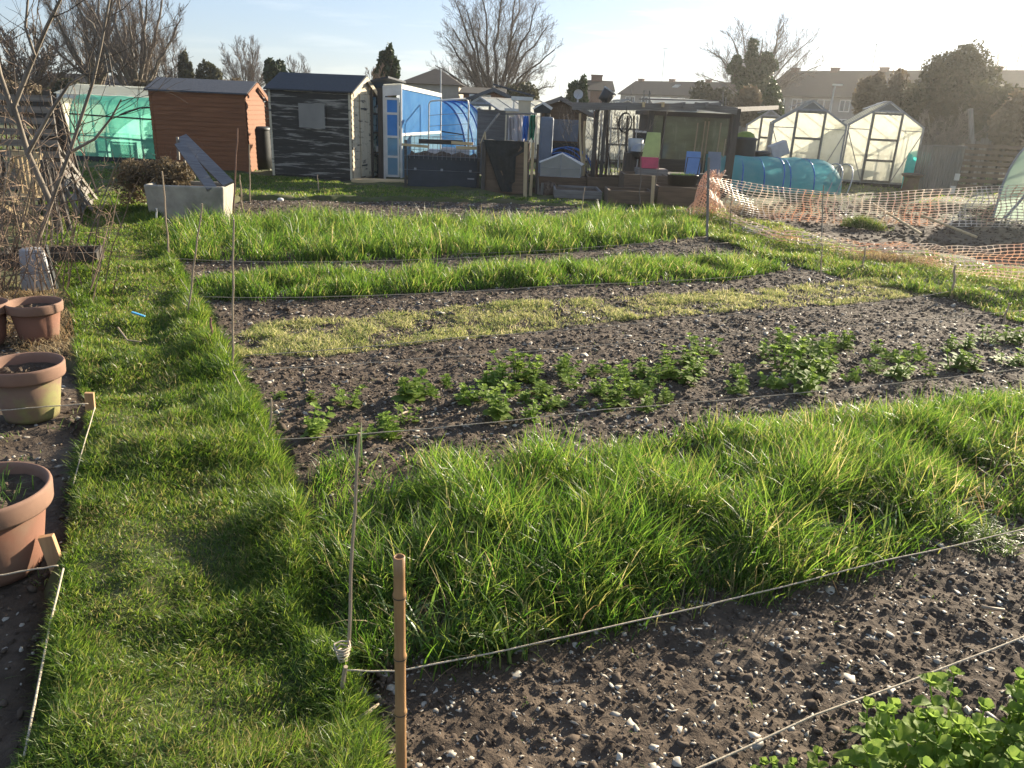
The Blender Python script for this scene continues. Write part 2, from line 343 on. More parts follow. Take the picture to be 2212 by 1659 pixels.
def bedmask(x, y):
    x = np.asarray(x, float); y = np.asarray(y, float)
    wx = x+(vnoise(x, y, 4, 5)-.5)*.16; wy = y+(vnoise(x, y, 4, 9)-.5)*.16
    m = np.zeros(x.shape)
    for pl in (BED, LBED, NBED):
        d = pdist(wx, wy, pl); s = np.where(inpoly(wx, wy, pl), d, -d)
        m = np.maximum(m, np.clip(.5+s/.1, 0, 1))
    return m
def lawn_h(x, y):
    r = np.hypot(x, y); fade = np.clip((40-r)/25, 0, 1)
    return (.015+(fbm(x, y, 1.6, 3, 3)-.5)*.17*fade+(fbm(x, y, 6, 8, 2)-.5)*.05*fade)
def soil_h(x, y):
    r = np.hypot(x, y)
    return -.03+(fbm(x, y, 1.1, 31, 3)-.5)*.05+(fbm(x, y, 7, 41, 4)-.5)*.036+(vnoise(x, y, 30, 47)-.5)*.010+np.clip(vnoise(x, y, 46, 51)-.55, 0, 1)*.026
def mix_h(x, y):
    m = bedmask(x, y); return lawn_h(x, y)*(1-m)+soil_h(x, y)*m
# ------------------------------------------------------------ ground sheet out to the horizon
def axis(a, b, s0, lim):
    v = list(np.arange(a, b+1e-6, s0)); s = s0; x = b; lim = min(lim, 380)
    while x < lim: s *= 1.18; x += s; v.append(x)
    s = s0; x = a
    while x > -lim: s *= 1.18; x -= s; v.insert(0, x)
    return np.array(v)
ax = axis(-8, 9, .06, 1500); ay = axis(1, 16, .06, 1500)
gx, gy = np.meshgrid(ax, ay)
bm_ = bedmask(gx, gy)
gz = lawn_h(gx, gy)*(1-bm_)+bm_*-.14
nv, nu = gx.shape
idx = np.arange(nu*nv).reshape(nv, nu)
f4 = np.stack([idx[:-1,:-1], idx[:-1,1:], idx[1:,1:], idx[1:,:-1]], -1).reshape(-1, 4)
struct(np_mesh('ground', np.stack([gx, gy, gz], -1), f4, m=M['turf'], smooth=True))
def soil_sheet(name, poly, step, x0, x1, y0, y1, near=None, ynear=0):
    ax = np.arange(x0, x1, step if near is None else .014); ay = np.arange(y0, y1, step)
    if near: ay = np.concatenate([np.arange(y0, ynear, near), np.arange(ynear, y1, step)])
    gx, gy = np.meshgrid(ax, ay)
    wx = gx+(vnoise(gx, gy, 4, 5)-.5)*.16; wy = gy+(vnoise(gx, gy, 4, 9)-.5)*.16
    d = pdist(wx, wy, poly); ins = inpoly(wx, wy, poly); s = np.where(ins, d, -d)
    gz = soil_h(gx, gy)-np.clip((.06-s)/.12, 0, 1)*.1
    idx = np.arange(gx.size).reshape(gx.shape)
    keep = (s > -.08); k = keep[:-1,:-1] & keep[:-1,1:] & keep[1:,1:] & keep[1:,:-1]
    f4 = np.stack([idx[:-1,:-1], idx[:-1,1:], idx[1:,1:], idx[1:,:-1]], -1)[k]
    used = np.unique(f4); remap = np.full(gx.size, -1); remap[used] = np.arange(len(used))
    V = np.stack([gx, gy, gz], -1).reshape(-1, 3)[used]
    o = np_mesh(name, V, remap[f4], m=M['soil'], smooth=True); return struct(o)
soil_sheet('soil_bed', BED, .022, -5, 6.6, .9, 15, .010, 3.0)
soil_sheet('soil_bed', LBED, .03, -6.5, -.9, .9, 6.5)
soil_sheet('soil_bed', NBED, .05, 2.5, 13, 8, 15)
def sample(poly, n, extra=None):
    xs = [p[0] for p in poly]; ys = [p[1] for p in poly]
    X = []; 
    tot = 0
    while tot < n:
        x = RNG.uniform(min(xs), max(xs), n*2); y = RNG.uniform(min(ys), max(ys), n*2)
        k = inpoly(x, y, poly)
        if extra is not None: k &= RNG.random(n*2) < extra(x, y)
        X.append(np.stack([x[k], y[k]], 1)); tot += k.sum()
    return np.concatenate(X)[:n]
def area(poly):
    a = 0
    for i in range(len(poly)):
        x0, y0 = poly[i]; x1, y1 = poly[(i+1) % len(poly)]; a += x0*y1-x1*y0
    return abs(a)/2
# in-view cull: keep what the photograph could see with a metre to spare
def seen(x, y, margin=.8): return (np.abs(x) < y*.72+margin) & (y > .9)
# ------------------------------------------------------------ stones and clods
ICO_V = None
def ico():
    t = (1+5**.5)/2
    v = np.array([(-1,t,0),(1,t,0),(-1,-t,0),(1,-t,0),(0,-1,t),(0,1,t),(0,-1,-t),(0,1,-t),(t,0,-1),(t,0,1),(-t,0,-1),(-t,0,1)], float); v /= np.linalg.norm(v[0])
    f = np.array([(0,11,5),(0,5,1),(0,1,7),(0,7,10),(0,10,11),(1,5,9),(5,11,4),(11,10,2),(10,7,6),(7,1,8),(3,9,4),(3,4,2),(3,2,6),(3,6,8),(3,8,9),(4,9,5),(2,4,11),(6,2,10),(8,6,7),(9,8,1)])
    return v, f
def lumps(name, pts, size, flat, m, label, cat, hfn=soil_h, jag=.3, sink=.2):
    v, f = ico(); n = len(pts)
    V = np.repeat(v[None], n, 0)*(1+RNG.uniform(-jag, jag, (n, 12, 1)))
    ax_ = RNG.uniform(.45, 1.35, (n, 1, 3)); ax_[:, :, 2] *= flat; V = V*ax_
    # random tilt + turn
    a = RNG.uniform(0, 2*np.pi, n); tl = RNG.normal(0, .5, n); b = RNG.uniform(0, 2*np.pi, n)
    def rz(V, a): c, s = np.cos(a)[:, None], np.sin(a)[:, None]; return np.stack([V[..., 0]*c-V[..., 1]*s, V[..., 0]*s+V[..., 1]*c, V[..., 2]], -1)
    V = rz(V, a); c, s = np.cos(tl)[:, None], np.sin(tl)[:, None]
    V = np.stack([V[..., 0], V[..., 1]*c-V[..., 2]*s, V[..., 1]*s+V[..., 2]*c], -1); V = rz(V, b)
    V = V*size[:, None, None]
    V[..., 0] += pts[:, 0:1]; V[..., 1] += pts[:, 1:2]; V[..., 2] += (hfn(pts[:, 0], pts[:, 1])+size*flat*(1-sink)*.15)[:, None]
    Fc = (f[None]+(np.arange(n)*12)[:, None, None]).reshape(-1, 3)
    o = np_mesh(name, V.reshape(-1, 3), None, Fc, m=m)
    return tag(o, label, cat, kind='stuff')
def dens(x, y): return np.where(seen(x, y), 1/(1+(np.hypot(x, y)/4.5)**2), 0)
p = sample(BED, 34000, lambda x, y: np.clip(dens(x, y)*(.5+1.2*vnoise(x, y, 1.3, 77)), 0, 1))
sz = np.clip(RNG.lognormal(math.log(.0036), .66, len(p)), .002, .017)*(1+.09*np.hypot(p[:, 0], p[:, 1]))
lumps('flint_stones', p, sz, .28, M['flint'], 'pale chips of flint and shell scattered over the dark soil of the strung plot', 'stones', jag=.6)
p = sample(BED, 80000, lambda x, y: dens(x, y)*np.clip(.3+1.1*fbm(x, y, 2, 55, 2), 0, 1))
sz = np.clip(RNG.lognormal(math.log(.0042), .52, len(p)), .0018, .02)*(1+.07*np.hypot(p[:, 0], p[:, 1]))
lumps('soil_clods', p, sz, .7, M['clod'], 'dark crumbly clods of dug soil between the grass strips', 'soil', jag=.45)
p = sample(LBED, 2500, lambda x, y: seen(x, y)*1.)
sz = np.clip(RNG.lognormal(math.log(.008), .5, len(p)), .003, .03)
lumps('soil_clods', p[:1800], sz[:1800], .8, M['clod'], 'dark crumbly soil in the left plot beside the clay pots', 'soil')
lumps('flint_stones', p[1800:], sz[1800:]*.9, .5, M['flint'], 'pale stones in the shaded soil of the left plot', 'stones')
p = sample(NBED, 3500, lambda x, y: seen(x, y)*1.)
sz = np.clip(RNG.lognormal(math.log(.022), .5, len(p)), .01, .07)
lumps('soil_clods', p, sz, .7, M['clod'], 'rough dug clods behind the low orange netting', 'soil')

# ------------------------------------------------------------ blades
def blades(name, pts, h, w, m, label, cat, hfn, seg=2, lean=.35, curl=.5, wind=(0., 0.), rnd=None, tipw=.15):
    n = len(pts)
    if n == 0: return
    az = RNG.uniform(0, 2*np.pi, n)
    # neighbours in a clump lean together
    ca = vnoise(pts[:, 0], pts[:, 1], 5, 91)*4*np.pi; cs = .55
    dx = np.cos(az)+cs*np.cos(ca)+wind[0]; dy = np.sin(az)+cs*np.sin(ca)+wind[1]
    L = np.hypot(dx, dy)+1e-9; dx /= L; dy /= L
    ln = np.abs(RNG.normal(lean, lean*.5, n)); cu = np.abs(RNG.normal(curl, curl*.6, n))
    z0 = hfn(pts[:, 0], pts[:, 1])
    k = seg+1; ts = np.linspace(0, 1, k)
    fa = RNG.uniform(0, 2*np.pi, n); wx, wy = np.cos(fa), np.sin(fa)      # blade width direction
    cxp = np.zeros(n); czp = np.zeros(n); th = ln.copy(); C = [(cxp.copy(), czp.copy())]
    for i in range(seg):
        cxp = cxp+np.sin(th)*h/seg; czp = czp+np.cos(th)*h/seg; C.append((cxp.copy(), czp.copy())); th = th+cu/seg*1.6
    V = np.zeros((n, 2*seg+1, 3))
    for i in range(k):
        t = ts[i]; c, zz = C[i]; bx = pts[:, 0]+dx*c; by = pts[:, 1]+dy*c; bz = z0-.01+zz
        ww = w*(1-t**2*(1-tipw))*.5
        if i < seg:
            V[:, 2*i] = np.stack([bx-wx*ww, by-wy*ww, bz], -1); V[:, 2*i+1] = np.stack([bx+wx*ww, by+wy*ww, bz], -1)
        else: V[:, 2*i] = np.stack([bx, by, bz], -1)
    nvp = 2*seg+1; off = (np.arange(n)*nvp)[:, None]
    f4 = []
    for i in range(seg-1): f4.append(off+np.array([[2*i, 2*i+1, 2*i+3, 2*i+2]]))
    f3 = off+np.array([[2*seg-2, 2*seg-1, 2*seg]])
    if rnd is None: rnd = RNG.random(n)
    o = np_mesh(name, V.reshape(-1, 3), np.concatenate(f4) if f4 else None, f3, m=m, rnd=np.repeat(rnd, nvp), smooth=True)
    return tag(o, label, cat, kind='stuff')
def mk(poly, n, dn=None): return sample(poly, n, (lambda x, y: dn(x, y)*seen(x, y)) if dn else (lambda x, y: seen(x, y)*1.))
# foreground rye strip
FG = px((640,1090),(700,1020),(900,985),(1150,985),(1400,955),(1700,905),(2000,880),(2212,860)) + [(5.6,4.6),(4.2,3.4)] + px((2212,1095),(2000,1165),(1900,1215),(1600,1290),(1300,1355),(1000,1420),(860,1445),(770,1440),(740,1300),(690,1190))
def clumpy(sc, seed, lo=.25): return lambda x, y: np.clip(lo+1.3*(vnoise(x, y, sc, seed)-.25), 0, 1)
def rye(name, poly, n, h0, w0, label, seed, seg=4):
    pts = mk(poly, n, clumpy(5, seed, .15)); d = pdist(pts[:, 0], pts[:, 1], poly)
    pts = pts+RNG.normal(0, .035, pts.shape)*(RNG.random((len(pts), 1)) < .5)
    h = h0*(.55+.45*np.clip(d/.2, 0, 1))*(.5+.85*vnoise(pts[:, 0], pts[:, 1], 3.5, seed+1))*RNG.uniform(.4, 1.3, len(pts))
    return blades(name, pts, h, w0*RNG.uniform(.6, 1.3, len(pts)), M['grass'], label, 'grass', soil_h, seg, .22, .75, (.1, -.15))
rye('rye_grass', FG, 54000, .24, .0054, 'lush long green grass strip filling the foreground bed', 201, 4)
S1 = px((352,560),(350,500),(420,478),(700,470),(900,482),(1150,478),(1400,466),(1500,470),(1530,505),(1440,520),(1200,542),(1000,556),(700,562),(500,560))
S2 = px((440,640),(425,600),(520,592),(800,588),(1100,578),(1400,566),(1620,560),(1700,578),(1560,600),(1300,612),(1000,622),(700,642),(560,645))
rye('rye_grass', S1, 36000, .28, .009, 'farthest lush green grass strip with a shaded front edge', 211, 3)
rye('rye_grass', S2, 34000, .20, .008, 'middle green grass strip between two strings', 221, 3)
pts = mk(FG, 1500); blades('dead_stems', pts, .22*RNG.uniform(.4, 1.3, len(pts)), .004*RNG.uniform(.6, 1.4, len(pts)), M['straw'], 'dead straw stems mixed through the foreground green grass', 'dead stems', soil_h, 4, .6, .9)
ctr = mk(FG, 60); pts = np.repeat(ctr, 30, 0)+RNG.normal(0, .035, (1800, 2)); blades('weeds', pts, .20*RNG.uniform(.5, 1.2, len(pts)), .011*RNG.uniform(.6, 1.4, len(pts)), M['weed'], 'broad-leaved weeds growing through the foreground green grass', 'weeds', soil_h, 4, .35, .9, tipw=.3)
# pale dying strip
S3 = px((505,765),(500,720),(560,690),(800,672),(1100,650),(1400,632),(1700,612),(1950,600),(2030,612),(2010,632),(1800,652),(1500,672),(1300,690),(1100,712),(900,735),(700,760))
pts = mk(S3, 72000, lambda x, y: np.clip((fbm(x, y, 4.5, 301, 3)-.36)*5, 0.08, 1)); d = pdist(pts[:, 0], pts[:, 1], S3)
hh = (.024+.04*vnoise(pts[:, 0], pts[:, 1], 4, 303))*RNG.uniform(.5, 1.3, len(pts))
blades('dead_grass', pts, hh, .005*RNG.uniform(.6, 1.4, len(pts)), M['dead'], 'pale yellow dying low cover strip in the middle of the plot', 'ground cover', lambda x, y: soil_h(x, y)+.012*vnoise(x, y, 4, 303), 3, .7, 1.2)
# left path lawn
LP = px((196,895),(160,1010),(150,1210),(105,1400),(45,1680)) + [(-1.2,.8),(-.1,.8)] + px((810,1600),(750,1440),(650,1120),(595,960),(515,815),(450,700),(405,610),(372,560),(352,510),(345,470),(300,440),(210,420),(90,450),(100,560),(150,640),(165,740),(170,830),(196,870))
track = px((235,470),(285,570),(310,640),(290,700),(280,760),(330,900),(330,1100),(400,1400),(500,1700))
def lp_d(x, y):
    r = np.hypot(x, y); tr = np.clip(pdist(x, y, track, False)/.22, .75, 1)
    return 1/(1+(r/4.)**2)*tr*np.clip(.62+.8*vnoise(x, y, 4, 401), 0, 1)
pts = mk(LP, 290000, lp_d)
r = np.hypot(pts[:, 0], pts[:, 1]); edge = pdist(pts[:, 0], pts[:, 1], BED)
tr = np.clip(pdist(pts[:, 0], pts[:, 1], track, False)/.32, .68, 1)
hh = (.034+.06*vnoise(pts[:, 0], pts[:, 1], 2.6, 405)**1.5+.11*np.exp(-edge/.2)*vnoise(pts[:, 0], pts[:, 1], 3, 407))*RNG.uniform(.5, 1.3, len(pts))*tr
rn = np.clip(RNG.random(len(pts))*.88+.3*(1-tr), 0, 1)
blades('lawn_grass', pts, hh, (.0016+.0008*r)*RNG.uniform(.7, 1.3, len(pts)), M['lawn'], 'tufty green grass path running up the left side of the plot', 'grass', mix_h, 3, .5, .7, (.1, -.1), rn)
# right hand lawn strip
RP = px((1500,455),(1530,440),(1600,490),(1750,540),(1870,565),(2060,605),(2212,630)) + [(7.4,7.9),(7.4,6.6)] + px((2212,695),(2060,645),(1830,600),(1640,550),(1535,515),(1440,470))
pts = mk(RP, 42000, clumpy(4, 411, .5))
hh = (.04+.09*vnoise(pts[:, 0], pts[:, 1], 3, 413))*RNG.uniform(.5, 1.3, len(pts))
blades('lawn_grass', pts, hh, .0075*RNG.uniform(.7, 1.3, len(pts)), M['lawn'], 'sunlit green grass path beside the low orange netting', 'grass', lawn_h, 3, .45, .7)
NP = px((1545,470),(1600,478),(1700,498),(1850,540),(2000,556),(2120,575),(2212,580),(2240,635),(2060,605),(1870,565),(1700,522),(1600,492))
pts = mk(NP, 16000)
blades('rough_grass', pts, .07*RNG.uniform(.4, 1.5, len(pts)), .008*RNG.uniform(.7, 1.3, len(pts)), M['lawn'], 'rough mixed grass under the slumped orange netting', 'grass', mix_h, 3, .5, .8, rnd=np.clip(RNG.random(len(pts))*.6+.4, 0, 1))
# lawn behind the plot, mostly in the sheds' shade
FL = px((90,450),(120,400),(150,362),(345,372),(560,380),(800,402),(1040,422),(1200,432),(1500,448),(1500,462),(1300,447),(1140,437),(900,428),(520,427),(345,468),(300,440),(210,420))
pts = mk(FL, 60000, clumpy(2, 421, .4))
hh = (.03+.05*vnoise(pts[:, 0], pts[:, 1], 2, 423))*RNG.uniform(.5, 1.3, len(pts))
blades('lawn_grass', pts, hh, .012*RNG.uniform(.7, 1.3, len(pts)), M['lawn'], 'shaded lawn in front of the row of sheds', 'grass', lawn_h, 2, .45, .6)
pts = sample([(-14,18),(16,18),(26,44),(-26,44)], 40000)
blades('lawn_grass', pts, .06*RNG.uniform(.5, 1.5, len(pts)), .03*RNG.uniform(.7, 1.3, len(pts)), M['lawn'], 'rough grass between and behind the sheds and greenhouses', 'grass', lawn_h, 2, .45, .6)
# weeds and seedlings on the soil
ctr = sample(BED, 1000, lambda x, y: dens(x, y)*1.6*seen(x, y))
pts = np.repeat(ctr, 12, 0)+RNG.normal(0, .018, (len(ctr)*12, 2))
blades('weeds', pts, .025*RNG.uniform(.4, 1.5, len(pts)), .004*RNG.uniform(.6, 1.4, len(pts)), M['weed'], 'small green weed seedlings dotted over the bare soil', 'weeds', soil_h, 3, .8, .8)
ctr = sample(LBED, 90, lambda x, y: seen(x, y)*1.)
pts = np.repeat(ctr, 14, 0)+RNG.normal(0, .03, (len(ctr)*14, 2))
blades('weeds', pts, .05*RNG.uniform(.4, 1.5, len(pts)), .005*RNG.uniform(.6, 1.4, len(pts)), M['weed'], 'scrappy weeds and grass in the left plot around the clay pots', 'weeds', soil_h, 3, .7, .8)
pts = mk(px((0,620),(90,600),(160,640),(170,720),(160,790),(60,760),(0,740)), 3500)
blades('dead_litter', pts, .07*RNG.uniform(.4, 1.5, len(pts)), .005*RNG.uniform(.6, 1.4, len(pts)), M['straw'], 'dry dead stems and litter round the back clay pots', 'dead stems', lambda x, y: lawn_h(x, y), 3, .9, .8)
# extra tuft of feathery weed at the end of the foreground strip
c0 = P(2090, 1130); ctr = np.array([[c0.x, c0.y]])+RNG.normal(0, .09, (60, 2)); pts = np.repeat(ctr, 30, 0)+RNG.normal(0, .012, (1800, 2))
blades('weeds', pts, .10*RNG.uniform(.4, 1.5, len(pts)), .003*np.ones(len(pts)), M['weed'], 'feathery grey-green weed at the right end of the foreground grass', 'weeds', soil_h, 4, .7, .9)
for (a, b, nn, lab) in ((1592, .35, 2200, 'tuft of dry straw grass behind the orange net near its left post'), (1865, .2, 2600, 'shaggy green and straw tuft behind the middle of the orange net'), (1930, .4, 700, 'dry straw grass caught along the foot of the fallen net')):
    c = P(a, {1592:462,1865:492,1930:572}[a])
    pts = np.array([[c.x, c.y]])+RNG.normal(0, 1, (nn, 2))*np.array([[b*.7, b*.3]])
    blades('dry_tuft', pts, .2*RNG.uniform(.4, 1.3, nn), .008*np.ones(nn), M['straw'] if a != 1865 else M['lawn'], lab, 'dry grass', lawn_h, 3, .4, .7)
# ============================================================ NEAR THINGS
def lh(x, y): return float(lawn_h(np.array([x]), np.array([y]))[0]) if bedmask(np.array([x]), np.array([y]))[0] < .5 else float(soil_h(np.array([x]), np.array([y]))[0])
# ---- broad beans
def bean_mesh(seed, stems=4, H=.17, leaf=.05, nl=4):
    r = random.Random(seed); S = MB(); L = MB()
    def leafm(p, az, el, s, droop):
        # ovate leaflet, folded along its midrib and curved
        prof = [(0, .0), (.14, .20), (.36, .33), (.62, .33), (.85, .19), (1., .0)]
        d = Vector((math.cos(az)*math.cos(el), math.sin(az)*math.cos(el), math.sin(el))); side = Vector((-math.sin(az), math.cos(az), 0)); up = side.cross(d)*-1
        mid = []; l = []; q = []
        for t, w in prof:
            c = p+d*(t*s)-Vector((0, 0, droop*s*t*t)); wv = .05*s*math.sin(t*9+az*3); mid.append(c); l.append(c+side*(w*s)+Vector((0, 0, .42*w*s+wv))); q.append(c-side*(w*s)+Vector((0, 0, .42*w*s-wv)))
        o = len(L.v); n = len(prof)
        for c in mid+l+q: L.v.append(tuple(c))
        for i in range(n-1):
            L.f.append((o+i, o+i+1, o+n+i+1, o+n+i)); L.f.append((o+i+1, o+i, o+2*n+i, o+2*n+i+1))
    for k in range(stems):
        a = r.uniform(0, 6.28); rr = r.uniform(.0, .35)*H; base = Vector((math.cos(a)*rr*.5, math.sin(a)*rr*.5, -.03)); h = H*r.uniform(.6, 1.1)
        top = base+Vector((math.cos(a)*rr*1.2, math.sin(a)*rr*1.2, h+.03)); S.tube([base, base.lerp(top, .5)+Vector((r.uniform(-.006, .006), 0, 0)), top], [.004, .0035, .002], 5)
        for i in range(nl):
            t = .25+.75*i/(nl-1); p = base.lerp(top, t); az = a+i*2.4+r.uniform(-.4, .4); s = leaf*(1.25-.55*t)*r.uniform(.55, 1.25)
            for sg in (-1, 1):
                leafm(p, az+sg*.6, r.uniform(-.1, .4)+.7*t*t, s*1.15, r.uniform(.1, .5))
            if t > .4: leafm(p, az+3.1+r.uniform(-.3, .3), r.uniform(.1, .5)+.4*t, s*.85, .3)
        for i in range(4): leafm(top, a+i*1.6, 1.0, leaf*.6, .1)
    return S, L
def make_bean(seed, label, group, **k):
    t = thing('broad_bean_plant', label, 'plant', (0, 0, -50), 0, group); S, L = bean_mesh(seed, **k)
    S.build('stem', M['bean'], t); L.build('foliage', M['bean'], t, smooth=True); return t
blab = 'young broad bean plant in the loose row between the two middle strings'
bg_ = 'young broad beans in the strung bed'
protos = [make_bean(i, blab, bg_, stems=4+i % 3) for i in range(5)]
bp = [(545,842,.8),(605,842,.5),(670,850,.7),(752,856,1.05),(880,845,1.2),(930,842,.9),(965,818,.7),(1002,850,.9),(672,912,1.),(672,935,.8),(775,930,1.),(830,905,.7),(848,922,.9),(880,895,.6),
(1050,815,1.),(1080,803,1.1),(1112,800,1.2),(1150,812,1.1),(1060,850,1.),(1082,885,1.2),(1145,890,1.),(1172,838,1.1),(1215,790,1.2),(1238,812,1.),(1180,868,.7),(1205,857,.8),(1278,790,1.),(1295,838,1.),(1332,790,1.1),(1352,815,1.1),(1390,792,1.1),(1385,838,1.1),(1332,855,.9),(1432,772,1.1),(1452,800,1.1),(1482,812,1.1),(1440,850,.9),(1390,868,.8),(1522,752,1.2),(1502,790,1.),(1310,868,.8),(1590,800,1.),(1602,832,.8),(1655,758,1.2),(1700,748,1.3),(1742,750,1.3),(1790,748,1.2),(1830,742,1.1),(1680,782,1.3),(1722,800,1.4),(1670,822,1.2),(1732,832,1.3),(1772,805,1.2),(1762,772,1.3),(1900,752,1.),(1932,768,1.),(1952,762,.8),(1990,762,.8),(1900,792,1.),(1932,802,1.1),(1842,812,.7),(2052,742,1.1),(2092,740,1.2),(2132,724,1.2),(2182,722,1.2),(2210,728,1.1),(2062,782,1.1),(2102,784,1.2),(2172,772,1.1),(2202,772,1.1),(2010,800,.6),(1110,830,.9),(1130,850,.7),(1255,855,.6),(1480,770,.9),(1410,815,.9)]
for i, (x, y, s) in enumerate(bp):
    c = P(x, y+6); z = lh(c.x, c.y)
    src = protos[i % 5]
    s *= random.uniform(.8, 1.15); sc = (s*1.15, s*1.15, s*random.uniform(.5, .78))
    if i < 5: o = src; o.location = (c.x, c.y, z); o.scale = sc
    else: o = dup(src, (c.x, c.y, z), random.uniform(0, 6.28), sc)
    o.rotation_euler = (random.gauss(0, .12), random.gauss(0, .12), random.uniform(0, 6.28))
bg2 = 'large broad beans beyond the front string'
big = [make_bean(40+i, 'leafy broad bean plant at the bottom right corner in front of the nearest string', bg2, stems=6, H=.24, leaf=.06, nl=5) for i in range(3)]
for i, (x, y, s) in enumerate([(1690,1690,.62),(1790,1720,.7),(1890,1640,.85),(1990,1650,1.),(2090,1650,1.05),(2160,1600,1.),(2225,1640,1.),(2045,1590,.8),(2240,1560,.85),(2120,1740,1.1),(1960,1760,1.)]):
    c = P(x, y+40); z = lh(c.x, c.y)
    if i < 3: o = big[i]; o.location = (c.x, c.y, z); o.scale = (s,)*3
    else: dup(big[i % 3], (c.x, c.y, z), random.uniform(0, 6.28), s)
# ---- stakes
def stake(name, top, bot, r, m, label, cat='stake', group=None, knots=False, n=7, square=False, top_r=None):
    b = P(*bot); t = Q(top[0], top[1], b.y)
    b.z = 0
    d = (t-b); a = b-d.normalized()*.12
    mb = MB(); m_ = 8; loc = Vector((b.x, b.y, 0))
    rr = random.Random(int(top[0]*7+top[1]))
    if square:
        mb.bar(a-loc, t-loc, r*2, r*1.6, (0, 1, 0))
    else:
        pts = [a.lerp(t, i/m_)-loc+Vector((rr.uniform(-1, 1), rr.uniform(-1, 1), 0))*r*.6*(0 < i < m_) for i in range(m_+1)]
        mb.tube(pts, [r*(1-.3*i/m_) if top_r is None else r+(top_r-r)*i/m_ for i in range(m_+1)], n)
    if square: o = mb.build(name, m, bevel=.002)
    else: o = mb.build(name, m, smooth=False)
    o.location = loc
    return tag(o, label, cat, group)
# bamboo pole, jointed, cut open at the top
b = P(868, 1780); t = Q(862, 1203, b.y); L_ = (t-b).length
bt = thing('bamboo_pole', 'thick orange-brown cut bamboo pole standing in the foreground', 'stake', (b.x, b.y, 0))
bt.rotation_euler = (t-b).to_track_quat('Z', 'Y').to_euler()
joints = [.0, .09, .21, .30, .385, .47]; mb = MB(); prof = [(.0001, -.15)]; z = -.15
hs = [-.15, L_-.47, L_-.325, L_-.155, L_-.08]
R0 = .0125; prof = [(R0, -.15)]
for i, h in enumerate([L_-.40, L_-.25, L_-.095]):
    prof += [(R0*.97, h-.012), (R0*1.13, h-.003), (R0*1.1, h+.001), (R0*1.16, h+.004), (R0*.98, h+.012), (R0*.96, h+.05)]
prof += [(R0, L_), (R0*.72, L_+.001), (R0*.70, L_-.05), (.0005, L_-.051)]
mb.lathe(prof, 20); mb.build('culm', M['bamboo'], bt, smooth=True)
rg = MB()
for h in [L_-.40, L_-.25, L_-.095]: rg.lathe([(R0*1.17, h-.0015), (R0*1.19, h), (R0*1.17, h+.0015)], 20)
rg.build('joint_ring', M['bark'], bt, smooth=True)
sk = [
 ('garden_cane', (776,935), (751,1445), .0062, 'cane', 'tall thin grey-brown cane just left of the thick bamboo'),
 ('garden_stake', (747,1440), (737,1512), .009, 'cane', 'short split stub with knotted twine left of the thick bamboo'),
 ('garden_cane', (505,474), (502,802), .0075, 'cane', 'tall pale straight cane at the left end of the bean bed string'),
 ('garden_cane', (437,440), (405,686), .008, 'cane', 'leaning grey cane beside the grass path near the second green strip'),
 ('garden_cane', (350,370), (366,562), .010, 'cane', 'long bowed pale cane in front of the white trough'),
 ('garden_stake', (337,450), (338,486), .016, 'greypipe', 'short white stake at the left corner of the trough'),
 ('garden_cane', (513,277), (503,474), .014, 'rust', 'tallest reddish cane standing in front of the gap between the sheds'),
 ('garden_cane', (538,312), (540,432), .013, 'cane', 'thin grey cane just right of the tallest reddish cane'),
 ('garden_stake', (518,378), (523,448), .014, 'cane', 'short leaning grey stick at the foot of the tallest reddish cane'),
 ('garden_stake', (503,402), (502,446), .014, 'rust', 'short reddish stick beside the foot of the tallest reddish cane'),
 ('garden_cane', (370,224), (373,330), .020, 'bark_pale', 'grey pole standing before the red-brown shed wall'),
 ('garden_stake', (455,686), (457,757), .010, 'rust', 'short reddish stick at the left end of the pale yellow strip'),
 ('garden_stake', (586,860), (582,950), .006, 'cane', 'short thin stick at the corner of the bean bed by the path'),
 ('garden_stake', (686,377), (688,416), .012, 'cane', 'short stick in the shaded lawn before the black shed'),
 ('garden_stake', (1263,404), (1258,448), .013, 'cane', 'short stick in front of the low timber bed frame'),
 ('garden_stake', (1438,448), (1440,475), .010, 'cane', 'tiny stick behind the farthest green strip at its right'),
 ('wooden_stake', (1531,340), (1527,517), .016, 'grey_wood_z', 'grey square post holding the left end of the orange netting'),
 ('garden_cane', (1580,408), (1577,517), .007, 'bark', 'dark thin cane just right of the left net post'),
 ('garden_stake', (1779,400), (1775,536), .010, 'grey_wood_z', 'grey cane rising through the middle of the orange netting'),
 ('garden_stake', (1777,528), (1773,592), .009, 'cane', 'thin stick at the right end of the second string'),
 ('garden_stake', (1869,534), (1862,588), .012, 'cane', 'short stick on the right grass path in front of the fallen net'),
 ('garden_stake', (2065,572), (2056,640), .015, 'cane', 'flat short stake at the right end of the pale yellow strip string'),
 ('garden_stake', (2180,655), (2168,694), .010, 'cane', 'short stick near the right edge at the end of the bean string'),
]
for (nm, tp, bt_, r, m, lab) in sk:
    stake(nm, tp, bt_, r, M[m], lab, 'cane' if 'cane' in nm else 'stake', square=(nm == 'wooden_stake'))
